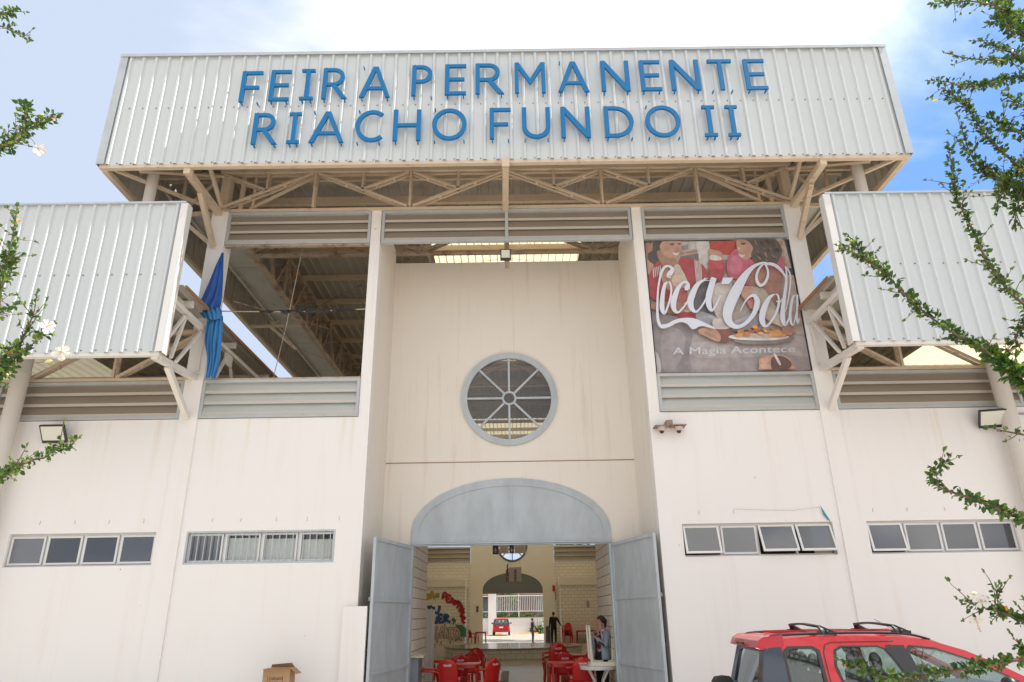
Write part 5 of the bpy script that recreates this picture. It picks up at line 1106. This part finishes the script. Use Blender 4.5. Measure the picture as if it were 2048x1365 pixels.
# ------------------------------------------------------------------ beyond the rear arch
fw_ = thing('boundary_wall', 'low white wall with a flat coping behind the far red hatchback', 'wall', (0, 66.6, 0)); obj('wall', MB().box(-22, 22, 66.6, 66.85, -.02, 1.55), wall, fw_); obj('coping', MB().box(-22, 22, 66.55, 66.9, 1.551, 1.62), mat('coping_ochre', (.30, .24, .12), .8), fw_)
pw = thing('gate_pillar', 'wide white pillar standing left of the far red hatchback', 'pillar', (-2.2, 66.4, 0)); obj('shaft', MB().box(-2.62, -1.78, 66.0, 66.54, -.02, 3.95), wall, pw); obj('capstone', MB().box(-2.68, -1.72, 65.95, 66.6, 3.951, 4.05), wall, pw)
fe = thing('bar_fence', 'white vertical bar fence on top of the far low wall', 'fence', (1, 66.7, 1.6))
obj('rail', MB().box(-1.77, 22, 66.68, 66.74, 3.68, 3.78).box(-1.77, 22, 66.68, 66.74, 2.15, 2.22).box(-22, -2.63, 66.68, 66.74, 3.68, 3.78).box(-22, -2.63, 66.68, 66.74, 2.15, 2.22), whitep, fe)
for k in range(7): obj('post', MB().box(.6+3*k-.05, .6+3*k+.05, 66.64, 66.76, 1.63, 3.9), whitep, fe)
mb = MB()
for k in range(120): x = -1.7+.19*k; mb.box(x, x+.05, 66.7, 66.72, 2.22, 3.68)
o = obj('bars', mb, whitep, fe)
hb = thing('low_building', 'grey house with a brown tiled roof behind the white bar fence', 'house', (2, 72, 0))
obj('wall', MB().box(-14, 16, 72, 80, -.02, 3.9), mat('house_grey', (.20, .22, .23), .8, noise=.4, nscale=.6), hb); obj('roof', MB().add([(-15,71.2,3.95),(17,71.2,3.95),(17,76,5.6),(-15,76,5.6),(-15,81,3.95),(17,81,3.95)], [(0,1,2,3),(3,2,5,4)]), mat('roof_brown', (.14, .055, .035), .8, noise=.5, nscale=2), hb)
obj('shutter', MB().box(.2, 2.6, 71.94, 71.99, 1.0, 3.4), mat('house_brown', (.16, .10, .09), .8), hb)
for k, (x, lb) in enumerate(((-1.7, 'yellow wheel stop behind the far hatchback'), (-4.2, 'yellow wheel stop left of the gate pillar'), (1.55, 'long yellow wheel stop right of the far hatchback'))):
    L_ = 2.0 if k == 2 else 1.0
    w0 = thing('wheel_stop', lb, 'wheel stop', (x, 65.4, 0), 'yellow wheel stops along the far wall')
    mb = MB().box(x-L_/2, x+L_/2, 65.3, 65.5, -.01, .13) if False else MB().prism([[(65.28, -.01), (65.52, -.01), (65.47, .12), (65.33, .12)]], lambda a, b_, t: (t, a, b_), x-L_/2, x+L_/2); obj('block', mb, mat('wheel_stop_yellow', (.62, .38, .05), .7), w0)
for x in (-2.9, .35, 3.4): pass
ml = MB()
for x in (-2.75, .25, 3.2): ml.add([(x-.05, 58.5, -.006), (x+.05, 58.5, -.006), (x+.05, 64, -.006), (x-.05, 64, -.006)], [(0,1,2,3)])
struct('parking_markings', ml, MATS['wheel_stop_yellow'])

def leaf_add(mb, p, d, n, L_, w_, mi=0):
    # one leaf: base p, direction d, normal n
    s_ = d.cross(n).normalized(); n = s_.cross(d).normalized(); c_ = n*(w_*.22)
    mb.add([p, p+d*L_*.35+s_*w_*.5-c_*-1, p+d*L_*.72+s_*w_*.36+c_-n*L_*.06, p+d*L_-n*L_*.14, p+d*L_*.72-s_*w_*.36+c_-n*L_*.06, p+d*L_*.35-s_*w_*.5+c_, p+d*L_*.5],
           [(0,1,6),(1,2,6),(2,3,6),(3,4,6),(4,5,6),(5,0,6)], mi)
def rv(): 
    while True:
        v = Vector((random.uniform(-1,1), random.uniform(-1,1), random.uniform(-1,1)))
        if .05 < v.length < 1: return v.normalized()
def tree(label, loc, h, rad, n, cat='tree', nm='tree', cl=9, group=None):
    t_ = thing(nm, label, cat, loc, group); x, y, z = loc
    tk = MB(); tk.tube(smooth([(x,y,z),(x+.1,y,z+h*.3),(x-.1,y+.1,z+h*.55),(x,y,z+h*.8)], 4), [.2*h/8*(1-.06*i) for i in range(13)], 8)
    cr = MB(); cs = []
    for k in range(cl):
        a = random.uniform(0, 6.28); r = random.uniform(.2, .8)*rad; c_ = Vector((x+math.cos(a)*r, y+math.sin(a)*r, z+h*random.uniform(.55, .95))); cs.append((c_, rad*random.uniform(.3, .5)))
        tk.tube([(x, y, z+h*.42), ((x+c_.x)/2, (y+c_.y)/2, z+h*.6), c_], [.08*h/8, .05*h/8, .02*h/8], 6)
    for k in range(n):
        c_, r = random.choice(cs); v = rv()*r*random.uniform(.5, 1)**.5; p = c_+Vector((v.x, v.y, v.z*.7)); leaf_add(cr, p, rv(), rv(), .26*h/8, .17*h/8, 0 if random.random() < .7 else 1)
    obj('trunk', tk, bark, t_); obj('crown', cr, [mat('tree_leaf', (.06, .12, .025), .6, noise=.8, nscale=1.5, dark=(.5, .55, .5)), mat('tree_leaf_light', (.13, .22, .04), .6)], t_); return t_
tree('leafy green tree rising behind the rear right louvre', (6.2, 46, 0), 10.5, 4.2, 2600)
tree('bushy green tree left of the gate pillar beyond the far fence', (-5.0, 69.5, 0), 6.2, 2.6, 1800)
tree('green tree showing over the fence right of the pillar', (-.6, 70.3, 0), 5.6, 2.0, 1200)
tree('green tree over the brown roof at the far right', (5.5, 83, 0), 9, 4, 1500)
def bush(label, x0, x1, y, z0, z1, n, ls=.16, nm='bush', spread=.5):
    t_ = thing(nm, label, 'bush', ((x0+x1)/2, y, z0)); f_ = MB(); s_ = MB()
    for k in range(max(3, int((x1-x0)*5))): a = random.uniform(x0, x1); s_.tube([(a, y, z0), (a+random.uniform(-.1, .1), y-.05, z0+(z1-z0)*random.uniform(.4, .8))], .015, 4)
    for k in range(n):
        a = random.uniform(x0, x1); hh = (z1-z0)*(.55+.45*math.sin(a*3.1)*math.sin(a*1.7+1)); leaf_add(f_, Vector((a, y+random.uniform(-spread, spread)*.6, z0+abs(random.gauss(0, .5))*hh*.8)), rv(), rv(), ls, ls*.6, int(random.random() < .35))
    obj('stem', s_, bark, t_); obj('foliage', f_, [MATS['tree_leaf'], MATS['tree_leaf_light']], t_)
bush('low leafy bush spilling over the far wall', -1.6, 3.4, 67.2, 1.5, 2.5, 1300)
bush('broad leaved plant growing in front of the far wall at its right', 1.9, 3.0, 66.0, -.0, 2.3, 500, .3)
bush('climbing green shrub on the fence beside the gate pillar', -1.7, -.9, 66.9, 1.5, 3.7, 500, .18)
bush('dark bushes left of the gate pillar', -7.0, -2.8, 67.4, 1.0, 3.4, 1300, .18)

# ------------------------------------------------------------------ hibiscus shrubs in front of the camera
class Shrub:
    def __init__(s, label, base):
        s.t = thing('hibiscus_shrub', label, 'shrub', base); s.base = Vector(base); s.fol = MB(); s.wood = MB(); s.fl = []; s.y = random
    def twig(s, p, d, L_, dens, ls, bud=False, gaps=False):
        q = [p]; v = d.copy(); n = max(3, int(L_/.03))
        for k in range(n): v = (v+rv()*.16+Vector((0,0,.03))).normalized(); q.append(q[-1]+v*(L_/n))
        s.wood.tube(q, [.0032*(1-.6*i/n) for i in range(n+1)], 4)
        for k in range(n):
            for j in range(dens):
                if random.random() < .86:
                    t_ = random.random(); pp = q[k].lerp(q[k+1], t_); dd = (rv()+v*.6+Vector((0,0,.25))).normalized(); l_ = ls*random.uniform(.55, 1.2)
                    leaf_add(s.fol, pp, dd, (rv()+Vector((0,0,.9))).normalized(), l_, l_*.62, random.choices((0, 1, 2), (.70, .29, .006))[0])
        for k in range(3): leaf_add(s.fol, q[-1], (v+rv()*.4).normalized(), rv(), ls*.7, ls*.3, 1)
        if bud: s.fol.sphere(q[-1], .006, 6, 5, 1, sc=(1, 1, 1.8))
        return q[-1], v
    def branch(s, pts, y, dens=3, shoots=1.0, ls=.036, leafr=.025, w_=.0085, depth=.5, step=.014, start=0):
        # pts listed from tip to base
        P3 = [at(u, v, y+depth*i/max(1, len(pts)-1)*random.choice((-.3, .3))) for i, (u, v) in enumerate(pts)]
        base = P3[-1]; root = s.base+Vector((random.uniform(-.08, .08), random.uniform(-.08, .08), max(.4, min(base.z*.75, s.h)))); P3 += [base.lerp(root, .5)+Vector((0,0,.05)), root]
        if start < 0: P3 = P3[:-2]
        q = [Vector(a) for a in smooth([tuple(a) for a in P3], 7)]; n = len(q)
        s.wood.tube(q, [.0022+w_*(i/n)**.8 for i in range(n)], 5)
        lim = n-1 if start < 0 else n-2; far = n-12 if start >= 0 else n
        for i in range(lim):
            seg = q[i+1]-q[i]; L_ = seg.length; d = -seg.normalized(); m_ = int(L_/step)+1
            if i > far: m_ = max(1, m_//2)
            for j in range(m_):
                p = q[i].lerp(q[i+1], (j+random.random())/m_)
                for k in range(dens):
                    if random.random() > .72: continue
                    dd = (rv()+d*.5+Vector((0,0,.2))).normalized(); l_ = 1.04*ls*random.uniform(.5, 1.15)
                    leaf_add(s.fol, p+dd*random.uniform(0, leafr), dd, (rv()+Vector((0,0,.9))).normalized(), l_, l_*.64, random.choices((0, 1, 2), (.72, .27, .006))[0])
                if random.random() < .12*shoots*step/.014: s.twig(p, (rv()+d*.7+Vector((0,0,.2))).normalized(), random.uniform(.05, .15)*min(1.3, shoots+.3), 1, ls*.85, True)
        s.twig(q[0], (q[0]-q[2]).normalized(), .05, 2, ls*.8, True)
    def flower(s, u, v, y, aim, r=.05):
        c_ = at(u, v, y); a = Vector(aim).normalized(); x_ = a.orthogonal().normalized(); y_ = a.cross(x_); mb = MB(); ph = random.random()
        for k in range(5):
            t_ = 2*math.pi*k/5+ph; e = x_*math.cos(t_)+y_*math.sin(t_); f_ = a.cross(e)
            q_ = random.uniform(.75, 1.1); rows_ = [(0,.02),(.35,.22*q_),(.7,.36*q_),(.95,.32*q_),(1.08*q_,.12)]; vs = []
            for tt, ww in rows_:
                cc = c_+e*(r*tt*.9)+a*(r*(.75*tt-.5*tt*tt))
                for j in (-1, 0, 1): vs.append(cc+f_*(ww*r*j)+a*(.10*r*(abs(j)*random.uniform(.5, 1.5))))
            mb.add(vs, [(i*3+j, i*3+j+1, (i+1)*3+j+1, (i+1)*3+j) for i in range(4) for j in range(2)], 0, True)
        fo = obj('flower', mb, petal, s.t); tip = c_+a*r*1.9+Vector((0,0,-.2*r))
        st_ = MB().tube([c_, c_+a*r, tip], [.003, .0025, .002], 5)
        for k in range(12): p = c_.lerp(tip, random.uniform(.55, 1)); st_.sphere(p+rv()*.008, .0022, 5, 4)
        obj('stamen', st_, mat('stamen_pink', (.75, .38, .28), .6), fo)
        obj('calyx', MB().tube([c_-a*.025, c_-a*.002], [.004, .010], 6), leafm, fo)
    def bud(s, u, v, y, d, L_=.05, m_=1):
        c_ = at(u, v, y); d = Vector(d).normalized(); s.wood.tube([c_-d*.06, c_], .0018, 4); n = len(s.fol.f); s.fol.tube([c_, c_+d*L_*.3, c_+d*L_*.75, c_+d*L_], [.004, .009, .008, .002], 6, 3)
    def done(s):
        sg = 1 if s.base.x > 0 else -1
        for k in range(6):
            top = s.base+Vector((sg*random.uniform(0, .9), random.uniform(-.5, .5), s.h*random.uniform(.6, 1.0))); q = [Vector(a) for a in smooth([tuple(s.base), tuple(s.base.lerp(top, .4)+Vector((0, 0, .3))), tuple(top)], 8)]
            s.wood.tube(q, [.028-.0014*i for i in range(len(q))], 6)
            for a in q[5:]:
                for j in range(5): s.twig(a, (rv()+Vector((sg*.5, 0, .4))).normalized(), random.uniform(.15, .4), 2, .05)
        s.wood.tube(smooth([tuple(s.base), tuple(s.base+Vector((.05,.0,.6))), tuple(s.base+Vector((-.04,.03,s.h*.6))), tuple(s.base+Vector((0,0,s.h)))], 4), [.05-.003*i for i in range(13)], 8)
        obj('branches', s.wood, bark, s.t); obj('foliage', s.fol, [leafm, leafy, mat('yellow_leaf', (.75, .30, .02), .5), mat('bud_cream', (.72, .66, .30), .5)], s.t)
ls = Shrub('hibiscus shrub reaching in from the left with small leaves and three white flowers', (-5.0, -8.4, 0)); ls.h = 5.0
Yl = -8.75
ls.branch([(28,20),(12,28),(-10,34),(-60,50)], Yl, 3, .6)
ls.branch([(56,78),(38,70),(18,60),(-5,52),(-60,60)], Yl, 1, .5, .036, .012, .006)
ls.branch([(47,212),(50,240),(40,275),(12,292),(-12,305),(-70,330)], Yl, 5, 1.2, .040, .05)
ls.branch([(112,232),(95,238),(78,248),(60,258),(30,280),(-10,300),(-70,330)], Yl, 4, 1.1, .036, .03)
ls.branch([(32,425),(26,470),(18,505),(14,530),(6,565),(-15,600),(-70,650)], Yl, 1, 1.6, .040, .01, .006)
ls.branch([(20,515),(12,545),(2,560),(-15,590),(-70,650)], Yl+.05, 6, .6, .036, .05)
ls.branch([(28,610),(12,618),(-10,628),(-70,660)], Yl, 2, 1, .038, .02)
ls.branch([(72,600),(68,625),(56,655),(40,690),(18,715),(-10,735),(-70,780)], Yl, 1, 1.8, .042, .012, .006)
ls.branch([(95,660),(70,685),(50,700),(25,712),(-5,735),(-70,770)], Yl, 3, 1.0, .038, .02)
ls.branch([(30,700),(14,725),(0,745),(-30,770),(-70,790)], Yl+.04, 8, .8, .040, .06)
ls.branch([(146,886),(128,900),(112,896),(92,914),(66,920),(38,932),(14,944),(-14,956),(-80,980)], Yl, 5, .7, .030, .025)
ls.twig(at(120, 893, Yl), Vector((0, 0, 1)), .13, 2, .034, True)
ls.wood.tube([at(50,262,Yl), at(68,285,Yl-.04), at(74,296,Yl-.05)], .002, 4); ls.flower(76, 298, Yl-.05, (.9, -.2, -.4), .045); ls.flower(92, 655, Yl-.06, (.85, -.5, .1), .050); ls.flower(123, 703, Yl-.06, (.5, -.5, -.7), .050)
ls.bud(90, 724, Yl, (1, -.2, .05)); ls.bud(78, 231, Yl, (1, -.2, -.1), .035); ls.bud(98, 236, Yl, (1, -.2, .2), .035)
ls.done()
rs = Shrub('hibiscus shrub reaching in from the right with long leafy arching stems and white flowers', (5.0, -8.3, 0)); rs.h = 5.2
Yr = -8.7
B = rs.branch
B([(1868,8),(1900,6),(1940,3),(1990,12),(2030,30),(2100,60)], Yr, 3, 1)
B([(1978,-10),(2000,8),(2020,28),(2045,60),(2100,110)], Yr+.1, 6, 1.2, .040, .05)
B([(1990,40),(2015,50),(2040,70),(2100,110)], Yr+.05, 5, 1.2, .040, .05)
B([(1968,82),(1990,92),(2020,105),(2060,118),(2110,130)], Yr, 3, 1.2)
B([(1912,111),(1935,117),(1960,119),(1995,122),(2035,118),(2110,120)], Yr, 3, .9, .034, .018)
B([(1872,163),(1900,165),(1925,173),(1960,172),(1985,166),(2020,158),(2060,150),(2120,150)], Yr, 3, .9, .036, .02)
B([(1900,188),(1925,205),(1945,230),(1965,262),(1990,290),(2020,318),(2060,350),(2110,380)], Yr, 5, 1, .036, .03)
B([(1925,262),(1938,300),(1955,330),(1985,345),(2020,360),(2060,400),(2110,430)], Yr+.1, 5, 1.2, .036, .035)
B([(1985,235),(2005,250),(2030,262),(2060,275),(2120,300)], Yr+.1, 5, 1.5, .038, .05)
B([(2018,196),(2035,205),(2060,220),(2120,250)], Yr+.1, 4, 1.5, .038, .05)
B([(1995,410),(2005,385),(2020,360),(2045,330),(2110,300)], Yr+.08, 5, 1.2, .038, .04)
B([(2030,440),(2036,410),(2045,380),(2070,350),(2120,330)], Yr+.05, 6, 1.2, .040, .05)
B([(1960,345),(1990,355),(2020,372),(2055,400),(2120,420)], Yr+.15, 5, 1.2, .036, .04)
B([(1897,295),(1903,330),(1910,365),(1915,400),(1930,430),(1950,470),(1968,510),(1990,545),(2020,585),(2060,620),(2120,680)], Yr, 4, 1.3, .033, .028)
B([(2015,700),(2030,680),(2048,650),(2120,620)], Yr+.1, 4, 1, .036, .03)
B([(1702,482),(1720,505),(1745,530),(1775,552),(1805,585),(1840,618),(1875,645),(1905,665),(1940,685),(1975,705),(2010,730),(2050,755),(2120,800)], Yr, 4, .8, .038, .028)
B([(1980,705),(2005,725),(2035,750),(2070,770),(2120,800)], Yr-.05, 6, .8, .060, .05)
B([(1682,495),(1700,502),(1712,508),(1730,520),(1745,530),(1775,552)], Yr, 2, .6, .034, .012, .004, start=-1)
B([(1892,922),(1872,940),(1862,958),(1880,975),(1905,985),(1935,995),(1965,1005),(1995,1018),(2030,1033),(2120,1060)], Yr, 3, .6, .036, .02)
B([(1995,860),(2020,865),(2048,870),(2120,880)], Yr+.1, 1, .5)
B([(1935,1205),(1960,1213),(1990,1222),(2020,1232),(2050,1245),(2130,1270)], Yr, 5, 1.2, .030, .03)
B([(1995,1185),(1990,1205),(2005,1222),(2030,1235),(2120,1260)], Yr+.05, 2, 1.4, .028, .02)
B([(1695,1328),(1715,1334),(1740,1346),(1770,1354),(1810,1358),(1850,1352),(1890,1345),(1930,1338),(1970,1332),(2010,1325),(2050,1318),(2130,1310)], Yr, 4, .25, .034, .022)
B([(2040,1290),(2050,1300),(2070,1310),(2130,1320)], Yr, 3, .6, .034, .03)
for u, v, d, a, b in ((1876, 200, (-.9, -.1, -.25), 1906, 170), (1704, 484, (-.5, 0, .5), 1720, 505), (1958, 1190, (-.9, -.2, .2), 1975, 1215)):
    rs.wood.tube([at(a, b, Yr), at((a+u)/2-2, (b+v)/2+3, Yr), at(u, v, Yr)], .0016, 4); rs.bud(u, v, Yr, d, .045)
rs.flower(1962, 1203, Yr-.08, (-.5, -.8, .15), .042); rs.flower(1950, 1236, Yr-.08, (-.2, -.55, -.8), .036)
rs.done()
